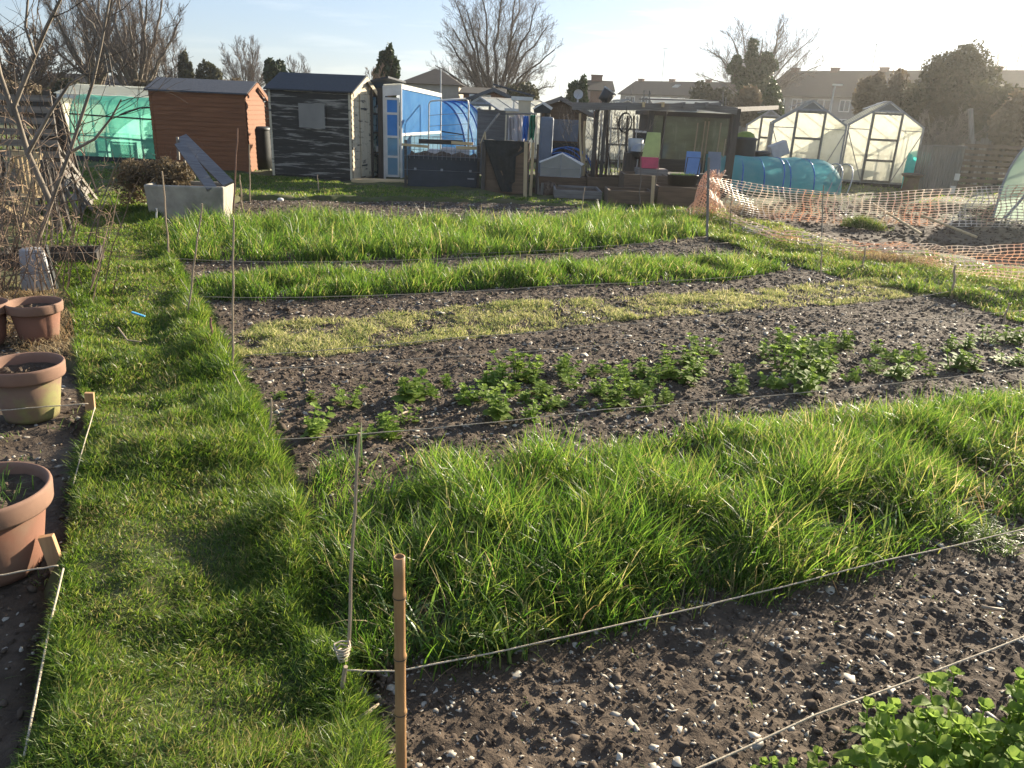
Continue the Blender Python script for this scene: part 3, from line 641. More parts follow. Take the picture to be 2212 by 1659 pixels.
# saplings in front of the timber beds
def sapling(top, bot, label, seed):
    b = P(*bot); t = Q(top[0], top[1], b.y); rr = random.Random(seed); mb = MB(); n = 12; loc = Vector((b.x, b.y, 0))
    pts = [Vector((b.x, b.y, -.1)).lerp(t, i/n)-loc+Vector((rr.uniform(-1, 1)*.012, rr.uniform(-1, 1)*.012, 0)) for i in range(n+1)]
    mb.tube(pts, [.011-.007*i/n for i in range(n+1)], 6)
    for k in range(5):
        i = rr.randint(3, n-1); a = rr.uniform(0, 6.28); mb.tube([pts[i], pts[i]+Vector((math.cos(a)*.05, math.sin(a)*.05, .07))], [.005, .002], 4)
    o = mb.build('sapling', M['bark_pale']); o.location = loc; return tag(o, label, 'young tree', 'bare saplings before the timber beds')
sapling((1385,300), (1383,446), 'left of two bare whip saplings before the timber beds, standing straight', 3)
sapling((1443,228), (1408,442), 'right of two bare whip saplings before the timber beds, leaning right', 4)
# ---- strings
def string(pts, label, r=.0028, sag=.02, group='strings marking out the beds'):
    mb = MB(); out = []
    for i in range(len(pts)-1):
        a, b = Vector(pts[i]), Vector(pts[i+1]); L = (b-a).length; n = max(6, int(L/.12))
        for k in range(n+(i == len(pts)-2)):
            t = k/n; p = a.lerp(b, t); p.z -= sag*4*t*(1-t)*min(1, L/3); p.z += .0012*math.sin(k*1.7); out.append(p)
    loc = Vector((out[0].x, out[0].y, 0))
    mb.tube([p-loc for p in out], r, 5); o = mb.build('garden_string', M['twine'], smooth=True); o.location = loc
    return tag(o, label, 'string', group)
def G(x, y, z=.035): p = P(x, y, z); return p
string([G(750,1448,.07), G(860,1450,.05), G(1300,1358,.045), G(1900,1213,.045), G(2240,1135,.04)], 'string along the front edge of the foreground green grass')
string([G(1440,1690), G(1760,1545,.03), G(2250,1360,.04)], 'nearest string, between bare soil and the large bean plants', .0033)
string([G(582,950,.05), G(775,938,.05), G(1300,885,.04), G(2240,792,.05)], 'string in front of the row of young beans')
string([G(503,800,.05), G(900,775), G(1500,725), G(2215,670,.05)], 'string behind the row of young beans')
string([G(530,768,.04), G(1000,728), G(1500,685), G(1850,660), G(2056,628,.06)], 'string in front of the pale yellow strip')
string([G(430,641,.05), G(700,641), G(1200,617), G(1790,583,.05)], 'string in front of the middle green strip')
string([G(368,558,.06), G(600,566), G(1100,552), G(1573,524,.08)], 'string in front of the farthest green strip')
string([G(1000,548,.03), G(1300,532), G(1526,511,.1)], 'short string tied to the left net post at the farthest green strip')
string([G(503,802,.05), G(540,870,.04), G(582,952,.05)], 'string along the path side of the bean bed', .0035)
string([G(366,560,.06), G(385,595,.04), G(407,628,.08)], 'string along the path side between the two green strips')
string([G(523,440,.05), G(700,452), G(1000,462,.05)], 'string in the shade behind the farthest green strip')
string([G(137,1228,.10), G(108,1350,.05), G(75,1520,.05), G(35,1720,.05)], 'nearest string of the left plot running down to the bottom edge', .0035, .0)
string([G(205,880,.08), G(180,965,.03), G(158,1048,.03)], 'string of the left plot running forward from the farther wooden peg', .003, .0)
string([G(190,872,.10), G(80,880,.08), G(-40,890,.08)], 'string running left from the farther wooden peg past a clay pot', .003, .0)
string([G(125,1222,.08), G(60,1232,.06), G(-40,1250,.06)], 'string running left from the nearer wooden peg', .003, .0)
# knots of twine
c = P(742, 1460); mb = MB()
for k in range(5): mb.tube([Vector((math.cos(t*1.05+k)*(.013+.003*k), math.sin(t*1.05+k)*(.013+.003*k), .06+.012*k+.004*math.sin(t*3))) for t in range(7)], .003, 5)
o = mb.build('twine_knot', M['twine'], smooth=True); o.location = (c.x, c.y, 0); tag(o, 'lump of knotted twine round the stub beside the thick bamboo', 'twine')
# pegs
for (x, y, h, w, lab, tilt) in ((122,1222,.095,.048,'nearer square wooden peg at a corner of the left plot', -8), (196,882,.06,.045,'farther square wooden peg beside the middle clay pot', 3)):
    c = P(x, y); mb = MB(); mb.box(-w/2, -.012, -.1, w/2, .012, h+.02, Matrix.Rotation(R(tilt), 3, 'Y').to_4x4())
    o = mb.build('wooden_peg', M['peg'], bevel=.002); o.location = (c.x, c.y, .01); o.rotation_euler = (0, 0, R(12)); tag(o, lab, 'peg', 'square pegs of the left plot')
# ---- clay pots
def pot(x, y, dia, h, label, m, rz=0, soil_at=.8, grassy=False):
    c = P(x, y); r1 = dia/2; r0 = r1*.68; t = thing('clay_pot', label, 'plant pot', (c.x, c.y, .0), rz, 'terracotta pots along the left edge')
    rimh = h*.27; mb = MB()
    rb = r0+(r1*.93-r0)*(1-rimh/h)
    mb.lathe([(.001, -.02), (r0*.97, -.02), (r0, .0), (rb, h-rimh), (rb-.02, h-rimh), (rb-.03, h*.6)], 48); mb.build('pot_body', m, t, smooth=True)
    mb = MB(); mb.lathe([(rb-.005, h-rimh-.001), (r1*.965, h-rimh+.002), (r1*.98, h-rimh+.01), (r1, h-.014), (r1*.99, h-.004), (r1*.965, h), (r1*.93, h-.004), (r1*.91, h-.02), (r1*.87, h-rimh)], 48)
    mb.build('rim', M['terra_rim'], t, smooth=True)
    mb = MB(); rr = random.Random(x)
    n = 20; rs = r1*.90
    def fn(u, v):
        a = u*6.2832; q = v*rs*(.98); return (math.cos(a)*q, math.sin(a)*q, h*soil_at+.012*math.sin(7*u*6.283+v*9)*v*(1-v)*4+rr.uniform(-.004, .004)*(0 < u < 1))
    mb.grid(fn, 36, 8); mb.build('soil', M['soil'], t)
    if grassy:
        g = MB()
        for k in range(90):
            a = rr.uniform(0, 6.28); q = rr.uniform(0, rs*.8); p = Vector((math.cos(a)*q, math.sin(a)*q, h*soil_at)); az = rr.uniform(0, 6.28); l = rr.uniform(.04, .11)
            d = Vector((math.cos(az), math.sin(az), 0)); sd = Vector((-d.y, d.x, 0))*.0022
            g.add([p-sd, p+sd, p+d*l*.35+Vector((0,0,l*.7))+sd*.7, p+d*l*.35+Vector((0,0,l*.7))-sd*.7, p+d*l*.9+Vector((0,0,l*.85))], [(0,1,2,3),(3,2,4)])
        g.build('grass_tuft', M['weed'], t)
    return t
pot(-8, 1215, .43, .30, 'nearest and largest clay pot, cut by the left edge, with grass growing in it', M['terra'], grassy=True, soil_at=.86)
pot(70, 890, .375, .275, 'middle clay pot with green algae on its lit side, beside the farther peg', M['terra_mossy'], 1)
pot(86, 728, .345, .25, 'rear orange clay pot half covered by dry stems', M['terra'], 2)
pot(-30, 735, .34, .26, 'clay pot at the far left edge of which only the rim shows', M['terra'], 3)
# ---- grey bucket, dark soil box behind it, dry scraps
c = P(84, 622); t = thing('plastic_bucket', 'upturned grey plastic bucket behind the rear clay pot', 'bucket', (c.x, c.y, 0))
mb = MB(); mb.lathe([(.125, 0), (.12, .13), (.118, .14)], 32); mb.build('lower_band', M['greypipe'], t, smooth=True)
mb = MB(); mb.lathe([(.112, .14), (.098, .33), (.09, .335), (.001, .335)], 32); mb.build('body', M['greyplastic'], t, smooth=True)
mb = MB(); mb.bar((.15, 0, .0), (.13, -.02, .38), .02, .03); mb.build('side_strip', M['black'], t)
a = P(120, 575); mb = MB()
for (x0, y0, x1, y1) in ((-.4, -.2, .4, -.17), (-.4, .17, .4, .2), (-.4, -.17, -.37, .17), (.37, -.17, .4, .17)): mb.box(x0, y0, 0, x1, y1, .16)
o = mb.build('planter_frame', M['dark_wood']); o.location = (a.x, a.y, 0); o.rotation_euler = (0, 0, R(20)); tag(o, 'low dark timber planter in the shade beside the grey bucket', 'planter')
mb = MB(); mb.box(-.05, -.012, 0, .05, .012, .012, Matrix.Rotation(.3, 4, 'Y')); c = P(300, 693); o = mb.build('plastic_scrap', M['blue_scrap'], bevel=.004); o.location = (c.x, c.y, .045); tag(o, 'small bright blue plastic scrap lying on the worn grass path', 'litter')
c = P(606, 437); mb = MB(); mb.lathe([(.001, 0), (.05, .0), (.055, .03), (.03, .05), (.001, .052)], 12); o = mb.build('plastic_scrap', M['white'], smooth=True); o.location = (c.x, c.y, .02); tag(o, 'small white plastic scrap on dark soil before the black shed', 'litter')
for (pts, lab) in (([(845,905),(880,888),(872,878)], 'curved pale root lying among the beans'), ([(765,1560),(800,1535),(818,1520)], 'pale dry stick lying left of the thick bamboo'), ([(700,705),(745,712),(770,702)], None), ([(2120,1312),(2170,1318)], 'short pale stick on the bare soil near the right edge'), ([(255,708),(275,735),(305,738)], 'bent twig lying on the grass path')):
    if not lab: continue
    pp = [P(x, y, .02) for x, y in pts]; loc = Vector((pp[0].x, pp[0].y, 0)); mb = MB(); mb.tube([p-loc for p in pp], [.007, .006, .003][:len(pp)], 6); o = mb.build('stick', M['cane'], smooth=True); o.location = loc; tag(o, lab, 'stick')
# ---- bare bushes at the left
def branch(mb, p, d, L, r, lev, rr, up=.15, fork=(2, 3), spread=.55, ratio=.72, minr=.002, nseg=4, wig=.14, sides=5):
    pts = [Vector(p)]; rs = [r]; d = Vector(d).normalized(); kids_ = []
    for i in range(nseg):
        d = (d+Vector((rr.gauss(0, wig), rr.gauss(0, wig), rr.gauss(0, wig)+up*.3))).normalized()
        pts.append(pts[-1]+d*L/nseg); rs.append(r*(1-.45*(i+1)/nseg))
        if lev > 0 and i > 0: kids_.append((pts[-1], d.copy(), rs[-1]))
    mb.tube(pts, rs, max(3, sides), cap=False)
    if lev <= 0: return
    n = rr.randint(*fork)
    for k in range(n):
        q, dd, r_ = kids_[-1] if k < 2 else kids_[rr.randrange(len(kids_))]
        a = rr.uniform(0, 6.283); o = dd.orthogonal().normalized(); o = Matrix.Rotation(a, 3, dd) @ o
        nd = (dd*math.cos(spread)+o*math.sin(spread)*rr.uniform(.6, 1.3)+Vector((0, 0, up))).normalized()
        branch(mb, q, nd, L*ratio*rr.uniform(.75, 1.15), max(minr, r_*.72), lev-1, rr, up, fork, spread, ratio, minr, nseg, wig, sides-1)
def limb(mb, px_pts, Y, r0, r1, rr, twl=2, tl=.45, ntw=6, dy=.0, tw=None, up=.2, zf=None):
    pts = [Q(x, y, Y+dy*i) for i, (x, y) in enumerate(px_pts)]
    n = len(pts); rs = [r0+(r1-r0)*i/(n-1) for i in range(n)]
    mb.tube(pts, rs, 6, cap=False)
    for k in range(ntw):
        t = rr.uniform(.25, 1)*(n-1); i = min(int(t), n-2); p = pts[i].lerp(pts[i+1], t-i); d = (pts[i+1]-pts[i]).normalized()
        o = Matrix.Rotation(rr.uniform(0, 6.28), 3, d) @ d.orthogonal().normalized()
        branch(tw, p, (d*.7+o*.8+Vector((0,0,.3))), tl*rr.uniform(.6, 1.3), r1*.55, twl, rr, up, (2, 2), .5, .7, .0022, 4, .16, 4)
def rel(o, loc):
    loc = Vector(loc)
    for c in o.children: c.matrix_parent_inverse = Matrix.Identity(4)
    for c in o.children:
        me = c.data
        for v in me.vertices: v.co -= loc
    o.location = loc
rr = random.Random(12)
base = P(55, 600); Y = base.y
t = thing('fruit_tree', 'bare fruit tree with a pale lit trunk at the left edge, reaching the top', 'tree'); mb = MB(); tw = MB()
limb(mb, [(60,610),(75,540),(110,440),(150,330),(170,270),(200,180),(218,100),(236,0),(244,-60)], Y, .019, .007, rr, 2, .5, 12, tw=tw)
limb(mb, [(150,330),(205,300),(240,255),(262,215)], Y, .014, .006, rr, 1, .3, 4, tw=tw)
limb(mb, [(110,440),(60,330),(30,230),(70,130),(100,60),(130,0),(150,-60)], Y+.1, .026, .009, rr, 2, .5, 12, tw=tw)
limb(mb, [(60,330),(110,240),(150,180),(200,150)], Y, .018, .006, rr, 2, .4, 8, tw=tw)
limb(mb, [(30,250),(0,160),(-20,60),(0,-40)], Y+.1, .022, .008, rr, 2, .5, 10, tw=tw)
limb(mb, [(75,120),(55,60),(60,0),(50,-50)], Y, .012, .006, rr, 2, .4, 6, tw=tw)
mb.build('trunk', M['bark_pale'], t, smooth=True); tw.build('twigs', M['bark'], t); rel(t, (base.x, base.y, 0))
# dense canes
def cane_clump(name, cpx, spread, n, hmin, hmax, label, seed, m, lean=.12, r=.006, lev=1, cat='bush'):
    c = P(*cpx); rr = random.Random(seed); t = thing(name, label, cat, (c.x, c.y, 0)); mb = MB(); tw = MB()
    for k in range(n):
        p = Vector((rr.gauss(0, spread[0]), rr.gauss(0, spread[1]), -.05)); h = rr.uniform(hmin, hmax)
        d = Vector((rr.gauss(0, lean)+p.x*.15, rr.gauss(0, lean), 1)).normalized()
        pts = [p]; q = 7
        for i in range(q): d = (d+Vector((rr.gauss(0, .10), rr.gauss(0, .10), -.02))).normalized(); pts.append(pts[-1]+d*h/q)
        mb.tube(pts, [r*(1-.6*i/q) for i in range(q+1)], 4, cap=False)
        for j in range(4):
            i = rr.randint(2, q); branch(tw, pts[i], Vector((rr.gauss(0, 1), rr.gauss(0, 1), .5)), h*.22, r*.45, lev, rr, .1, (2, 2), .6, .7, .0018, 3, .25, 3)
    mb.build('stems', m, t); tw.build('twigs', M['twig_red'], t); return t
cane_clump('raspberry_canes', (20,640), (.28,.4), 85, .4, 1.15, 'dense thicket of dry brown canes above the rear clay pots', 5, M['twig_red'], .22, .006)
cane_clump('raspberry_canes', (-20,560), (.35,.6), 80, .8, 1.5, 'taller tangle of dry stems at the left edge behind the clay pots', 6, M['bark_pale'], .18, .009)
cane_clump('elder_bush', (-90,470), (.7,.7), 40, 1.2, 2.3, 'woody bare bush against the left edge before the pallets', 7, M['bark'], .2, .018, 2)
# stack of pallets / fence at the left
c = P(45, 480); Yb = 10.0; c = Vector((Xq(55, 400, Yb), Yb, 0)); t = thing('pallet_screen', 'screen of weathered horizontal pallet boards at the left edge', 'fence', c, R(20)); mb = MB()
for k in range(11): mb.box(-1.1, -.03+random.uniform(-.01, .01), .1+k*.135, .45, 0, .1+k*.135+.075)
mb.build('boards', M['grey_wood'], t); mb = MB()
for x in (-1.0, -.3, .4): mb.box(x-.04, .005, 0, x+.04, .08, 1.6)
mb.build('posts', M['dark_post'], t)
# tall dark panel (80-150, 205-330)
Yb = 12.6; x0 = Xq(82, 330, Yb); x1 = Xq(152, 330, Yb); t = thing('dark_screen', 'tall dark leaning panel left of the green netted tunnel', 'panel', ((x0+x1)/2, Yb, 0), R(8)); w = (x1-x0)/2; h = Zq(110, 205, Yb); mb = MB()
mb.prism([(-w, 0, 0), (w+.12, 0, 0), (w*.75, .02, h-.1), (w*.3, .03, h), (-w*.8, .03, h-.05)], (0, .04, 0)); mb.build('sheet', M['dark_wood'], t)
mb = MB(); mb.bar((-.2, -.03, 0), (-.45, -.02, h*.95), .09, .03); mb.bar((.25, -.03, 0), (.0, -.02, h*.9), .10, .03); mb.bar((w+.05, -.03, 0), (w*.6, -.03, h*.97), .05, .03); mb.build('batten', M['dark_post'], t)
# leaning dark posts
for (tp, bt_, r, m, lab) in (((95,345),(132,516),.035,'dark_post','dark thick leaning post in front of the pale folded chair'), ((118,370),(152,500),.025,'dark_post','thinner dark leaning post behind the thick leaning one'), ((112,335),(205,462),.02,'grey_wood_z','thin grey batten leaning beside the chequered rack')):
    stake('leaning_post', tp, bt_, r, M[m], lab, 'post', square=True)
# chequered rack leaning
Yb = 10.2; a0 = Q(107, 322, Yb); a1 = Q(128, 318, Yb); b0 = Q(180, 462, Yb); b1 = Q(208, 440, Yb)
a0, a1 = Q(100, 328, Yb), Q(122, 312, Yb)
b0 = P(172, 470); b1 = P(212, 440); t = thing('leaning_rack', 'leaning weathered slatted rack with pale chequered blocks', 'rack'); mb = MB(); bl = MB()
for k in range(4):
    u = k/3; mb.bar(a0.lerp(a1, u), b0.lerp(b1, u)+Vector((0, 0, .03)), .035, .05)
for j in range(9):
    for k in range(3):
        if (j+k) % 2: continue
        v = (j+.5)/9; u0 = (k+.08)/3; u1 = (k+.92)/3
        A = a0.lerp(a1, u0).lerp(b0.lerp(b1, u0), v); B = a0.lerp(a1, u1).lerp(b0.lerp(b1, u1), v)
        bl.bar(A, B, .02, .10, up=(b0-a0).normalized())
mb.build('slats', M['grey_wood_z'], t); bl.build('cross_blocks', M['grey_wood'], t)
rel(t, (b0.x, b0.y, 0))
# pale folded garden chair
Yb = 9.2; c = P(75, 530); c.y = Yb; c.x = Xq(85, 500, Yb); t = thing('garden_chair', 'pale wooden folding chair standing askew behind the bush at the left', 'chair', (c.x, Yb, 0), R(-25)); mw = M['new_wood_z']
mb = MB()
for k in range(5): mb.box(-.22+k*.085, -.02, .42, -.22+k*.085+.06, 0, .86)
mb.build('backrest', mw, t); mb = MB(); mb.box(-.23, -.03, .84, .23, .01, .91); mb.build('top_rail', mw, t)
mb = MB(); [mb.box(-.22, -.42+k*.08, .40, .22, -.42+k*.08+.06, .42) for k in range(5)]; mb.build('seat', mw, t)
for sx in (-.24, .24):
    mb = MB(); mb.bar((sx, .02, .9), (sx, -.40, 0), .025, .04); mb.build('leg', mw, t); mb = MB(); mb.bar((sx*.9, -.4, .42), (sx*.9, .12, 0), .025, .04); mb.build('leg', mw, t)
# ============================================================ THE ROW OF SHEDS AND CLUTTER
# trough
a = P(313, 470); b = P(483, 474); w = (b-a).length; h = Zq(482, 403, b.y)
t = thing('stone_trough', 'old pale rectangular trough used as a planter, at the head of the grass path', 'trough', (a+b)/2+Vector((0, .3, 0)), math.atan2(b.y-a.y, b.x-a.x)); mb = MB()
D = .34; o_ = [(-w/2+.03, -D, 0), (w/2-.03, -D, 0), (w/2-.03, D, 0), (-w/2+.03, D, 0)]; tp = [(-w/2, -D-.02, h), (w/2, -D-.02, h), (w/2, D+.02, h), (-w/2, D+.02, h)]
it = [(-w/2+.06, -D+.04, h), (w/2-.06, -D+.04, h), (w/2-.06, D-.04, h), (-w/2+.06, D-.04, h)]; ib = [(x*.98, y, h-.12) for x, y, z in it]
mb.add(o_+tp+it+ib, [(0,1,5,4),(1,2,6,5),(2,3,7,6),(3,0,4,7),(4,5,9,8),(5,6,10,9),(6,7,11,10),(7,4,8,11),(8,9,13,12),(9,10,14,13),(10,11,15,14),(11,8,12,15)]); mb.build('basin', M['concrete'], t, bevel=.02)
mb = MB(); mb.box(-w/2+.07, -D+.05, h-.14, w/2-.07, D-.05, h-.05); mb.build('soil', M['soil'], t)
tl = t
# dead shrub draped over the trough
def leafcloud(centres, n, size, seed, jitter=.5, flat=1.0):
    """n small leaf quads through a set of ellipsoids (c, radii); returns verts, faces4"""
    g = np.random.default_rng(seed); C = np.array([c for c, r in centres], float); Rr = np.array([r for c, r in centres], float)
    wts = Rr.prod(1)**.75; k = g.choice(len(C), n, p=wts/wts.sum())
    d = g.normal(size=(n, 3)); d /= np.linalg.norm(d, axis=1)[:, None]; q = g.random(n)**(.38)
    p = C[k]+d*q[:, None]*Rr[k]
    p += (vnoise(p[:, 0], p[:, 2], 1.3/size*.12, seed)-.5)[:, None]*Rr[k].mean(1)[:, None]*jitter*d
    a = g.normal(size=(n, 3)); a /= np.linalg.norm(a, axis=1)[:, None]; b = np.cross(a, g.normal(size=(n, 3))); b /= np.linalg.norm(b, axis=1)[:, None]
    s = size*g.uniform(.5, 1.4, n)[:, None]
    V = np.stack([p-a*s, p+b*s*.55, p+a*s, p-b*s*.55], 1).reshape(-1, 3); Fq = np.arange(n*4).reshape(n, 4)
    return V, Fq
def crown(name, centres, n, size, m, parent, seed):
    V, Fq = leafcloud(centres, n, size, seed); return np_mesh(name, V, Fq, m=m, parent=parent)
c = Vector((Xq(345, 400, 11.1), 11.1, 0))
t = thing('dead_shrub', 'brown withered shrub spilling over the left end of the trough', 'shrub', (c.x, c.y, 0))
hh = Zq(345, 350, 11.1)
crown('dead_foliage', [((0, 0, hh*.72), (.40, .3, .25)), ((.22, .05, hh*.8), (.3, .25, .2)), ((-.42, 0, .32), (.20, .25, .34)), ((-.38, -.1, .55), (.18, .2, .2)), ((.1, -.1, hh*.6), (.4, .2, .12))], 7000, .022, M['leaf_brown'], t, 5)
rr = random.Random(3); mb = MB()
for k in range(120):
    a = rr.uniform(0, 6.28); branch(mb, Vector((rr.gauss(-.05, .22), rr.gauss(0, .1), .5)), Vector((math.cos(a), math.sin(a)*.6, rr.uniform(-.4, 1))), .28, .005, 1, rr, .0, (2, 2), .6, .7, .002, 3, .3, 3)
mb.build('stems', M['bark'], t)
# grey planks leaning over the trough
a = Q(392, 296, 11.5); b = Q(494, 398, 10.75); t = thing('loose_planks', 'pair of grey weathered planks tilted across the trough', 'planks'); mb = MB()
up_ = Vector((.3, -.75, .6)); mb.bar(a, b, .16, .035, up_); mb.build('plank', M['bluegrey_plank'], t)
mb = MB(); a2 = Q(388, 310, 11.3); b2 = Q(458, 408, 10.6); mb.bar(a2, b2, .14, .035, up_); mb.build('plank', M['bluegrey_plank'], t)
mb = MB(); mb.bar(Q(383, 296, 11.4), Q(386, 345, 11.4), .03, .03); mb.bar(Q(398, 345, 11.2), Q(404, 388, 11.2), .03, .03); mb.build('batten', M['grey_wood_z'], t); rel(t, (a2.x, a2.y, 0))
# ---- green netted hoop house
Y0 = 18.8; x0 = Xq(158, 340, Y0); x1 = Xq(390, 340, Y0); H = Zq(250, 206, Y0+.9)
t = thing('netted_hoop_house', 'walk-in hoop house covered in translucent green netting, left of the red-brown shed', 'polytunnel', (x0, Y0, 0)); Lx = x1-x0; DD = 1.9
def arch(v, H=H, D=DD):  # v 0..1 over the hoop in the y-z plane
    a = math.pi*v; return (D/2-D/2*math.copysign(abs(math.cos(a))**.75, math.cos(a)), H*max(0, math.sin(a))**.55)
mb = MB(); mb.grid(lambda u, v: (u*Lx, arch(v)[0]+.03*math.sin(u*17)*math.sin(3.14*v), arch(v)[1]-.03*abs(math.sin(u*3.14159*3))), 40, 28); mb.build('netting', M['tealnet'], t, smooth=True)
for k in range(4):
    x = Lx*k/3; mb = MB(); mb.tube([(x, arch(j/20)[0]*.98+.02, arch(j/20)[1]*.985) for j in range(21)], .014, 6); mb.build('hoop', M['black'], t)
mb = MB(); [mb.tube([(0, arch(v)[0]+.03, z), (Lx, arch(v)[0]+.03, z-.06)], .02, 6) for v, z in ((.14, 1.08), (.09, .62), (.04, .12))]; mb.tube([(1.2, .1, 1.1), (1.7, .1, 1.28), (2.3, .1, 1.33)], .02, 5); mb.build('rails', M['dark_wood'], t)
mb = MB(); mb.box(-.05, -.03, 0, Lx, .02, .14); mb.build('base_board', M['black'], t)
for (xa, xb, lab) in ((.38, .98, 'dim wire-sided crate inside the green hoop house, at its left'), (1.30, 1.92, 'dim wire-sided crate inside the green hoop house, at its right')):
    mb = MB(); 
    for z in (.12, .62): mb.box(xa, .35, z, xb, .38, z+.03); mb.box(xa, .85, z, xb, .88, z+.03)
    for x in (xa, xb-.03): mb.box(x, .352, .1, x+.03, .378, .66); mb.box(x, .852, .1, x+.03, .878, .66)
    mb.box(xa+.03, .36, .15, xb-.03, .365, .6); o = mb.build('crate', M['dark_post']); o.location = (x0, Y0, 0); tag(o, lab, 'crate', 'crates inside the green hoop house')
# glass frame house behind it with white roof edge
Y1 = 21.5; xa = Xq(138, 300, Y1); xb = Xq(345, 300, Y1); Hh = Zq(200, 205, Y1)
t = thing('old_greenhouse', 'pale old greenhouse standing behind the green netted hoop house', 'greenhouse', (xa, Y1, 0)); mb = MB(); mb.box(0, 0, 0, xb-xa, .02, Hh-.1); mb.box(0, .02, 0, .02, 2, Hh-.1); mb.build('glazing', M['ghglass'], t)
mb = MB(); 
for k in range(7): x = (xb-xa)*k/6; mb.box(x-.02, -.03, 0, x+.02, -.002, Hh-.1)
mb.box(0, -.04, Hh-.1, xb-xa, .04, Hh); mb.build('frame', M['white'], t); mb = MB(); mb.prism([(-.05, -.06, Hh), (xb-xa, -.06, Hh), (xb-xa, 1.1, Hh+.25), (-.05, 1.1, Hh+.25)], (0, 0, .02)); mb.build('roof', M['clear'], t)
a = Q(225, 115, 22.5); b = Q(245, 200, 22.5); t = thing('ladder', 'narrow ladder-like mast rising behind the green hoop house', 'ladder'); mb = MB(); off = Vector((.12, 0, 0)); a0_ = Vector((b.x, 22.5, 0)); mb.bar(a0_, a, .03, .03); mb.bar(a0_+off, a+off, .03, .03); mb.build('rails', M['dark_post'], t)
mb = MB(); [mb.bar(a0_.lerp(a, k/16), a0_.lerp(a, k/16)+off, .02, .02) for k in range(4, 17)]; mb.build('rungs', M['grey_wood'], t); rel(t, a0_)
# ---- sheds
def weather(mb, x0, x1, z0, z1, y, n, lap=.014, jit=.002, seed=1):
    rr = random.Random(seed); s = (z1-z0)/n
    for k in range(n):
        z = z0+k*s; j = rr.uniform(-jit, jit); jz = rr.uniform(-.004, .004)
        mb.add([(x0, y-lap+j, z+jz), (x1, y-lap-j, z+jz), (x1, y-.003, z+s+.012), (x0, y-.003, z+s+.012), (x0, y+.01, z+jz), (x1, y+.01, z+jz)], [(0,1,2,3), (0,4,5,1)])
def shed(label, loc, rz, w, d, he, hr, m_wall, m_gable, m_roof, window=None, door_side=None, nb=14, boards=True, name='garden_shed', ridge_front=.5, fascia=None, group=None):
    """front (width w) at y=0, gables on both ends, ridge parallel to the front; origin = front right corner"""
    t = thing(name, label, 'shed', loc, rz, group)
    mb = MB(); weather(mb, -w, 0, .06, he, 0, nb, seed=nb); mb.box(-w+.003, .0, .0, -.003, .02, .06); 
    mb.build('front_wall', m_wall, t)
    mb = MB(); mb.box(-w, d-.02, 0, 0, d, he); mb.build('back_wall', m_wall, t)
    yr = d*ridge_front
    for x, nm in ((0, 'gable_wall'), (-w, 'gable_wall')):
        mb = MB(); n = nb+3; s = (hr)/n; sg = 1 if x == 0 else -1
        for k in range(n):
            z0 = .04+k*s; z1 = z0+s
            def yb(z): 
                if z <= he: return (0.0, d)
                f = (z-he)/(hr-he); return (yr*f, d-(d-yr)*f)
            a0, a1 = yb(z0); b0, b1 = yb(min(z1, hr))
            if z1 > hr: z1 = hr
            mb.add([(x+sg*.014, a0, z0), (x+sg*.014, a1, z0), (x+sg*.002, b1, z1+.008), (x+sg*.002, b0, z1+.008), (x-sg*.01, a0, z0), (x-sg*.01, a1, z0)], [(0,1,2,3), (0,4,5,1)])
        mb.build(nm, m_gable if x == 0 else m_wall, t)
    mb = MB(); ov = .07
    s1 = (hr-he)/yr; 
    mb.prism([(-w-ov, -ov, he-ov*s1), (-w-ov, yr, hr+.01), (-w-ov, d+ov, he-ov*(hr-he)/(d-yr)), (-w-ov, d+ov, he-ov*(hr-he)/(d-yr)+.03), (-w-ov, yr, hr+.045), (-w-ov, -ov, he-ov*s1+.03)], (w+2*ov, 0, 0)); mb.build('roof', m_roof, t)
    fm = fascia or m_gable
    mb = MB(); mb.bar((ov+.012, -ov, he-ov*s1-.03), (ov+.012, yr, hr-.02), .02, .09); mb.bar((ov+.012, yr, hr-.02), (ov+.012, d+ov, he-ov-.03), .02, .09); mb.build('barge_board', fm, t)
    for x in (-w+.03, -.03): mb = MB(); mb.box(x-.025, -.022, .0, x+.025, 0, he); mb.build('corner_trim', fascia or m_wall, t)
    if window:
        wx0, wx1, wz0, wz1, wm = window; mb = MB(); mb.box(wx0, -.03, wz0, wx1, -.02, wz1); wn = mb.build('window', wm, t)
        mb = MB(); f = .03; mb.box(wx0-f, -.034, wz0-f, wx1+f, -.018, wz0); mb.box(wx0-f, -.034, wz1, wx1+f, -.018, wz1+f); mb.box(wx0-f, -.034, wz0, wx0, -.018, wz1); mb.box(wx1, -.034, wz0, wx1+f, -.018, wz1); mb.build('window_frame', m_wall, wn)
    if door_side:
        dm, y0, y1, dh = door_side; mb = MB(); n = 7
        for k in range(n):
            a = y0+(y1-y0)*k/n; mb.box(.018, a+.004, .08, .038, a+(y1-y0)/n-.004, dh)
        dr = mb.build('door', dm, t); mb = MB(); [mb.box(.039, y0+.02, z, .05, y0+.32, z+.03) for z in (.3, dh-.3)]; mb.build('hinge', M['black'], dr)
    mb = MB(); mb.box(-w-.02, -.04, -.05, .03, d+.02, .035); mb.build('floor_bearer', M['dark_wood'], t)
    return t
# red-brown shed
Yb = 17.7; rz = R(3); xr = Xq(541, 376, Yb); xl = Xq(340, 372, Yb-.1); w = xr-xl; he = Zq(540, 203, Yb); hr = Zq(560, 181, Yb+.75)
shed('red-brown boarded shed with a grey felt roof and no window', (xr, Yb, 0), rz, w, 1.5, he, hr, M['shed_brown'], M['shed_brown'], M['felt_grey'], nb=16, fascia=M['shed_brown'])
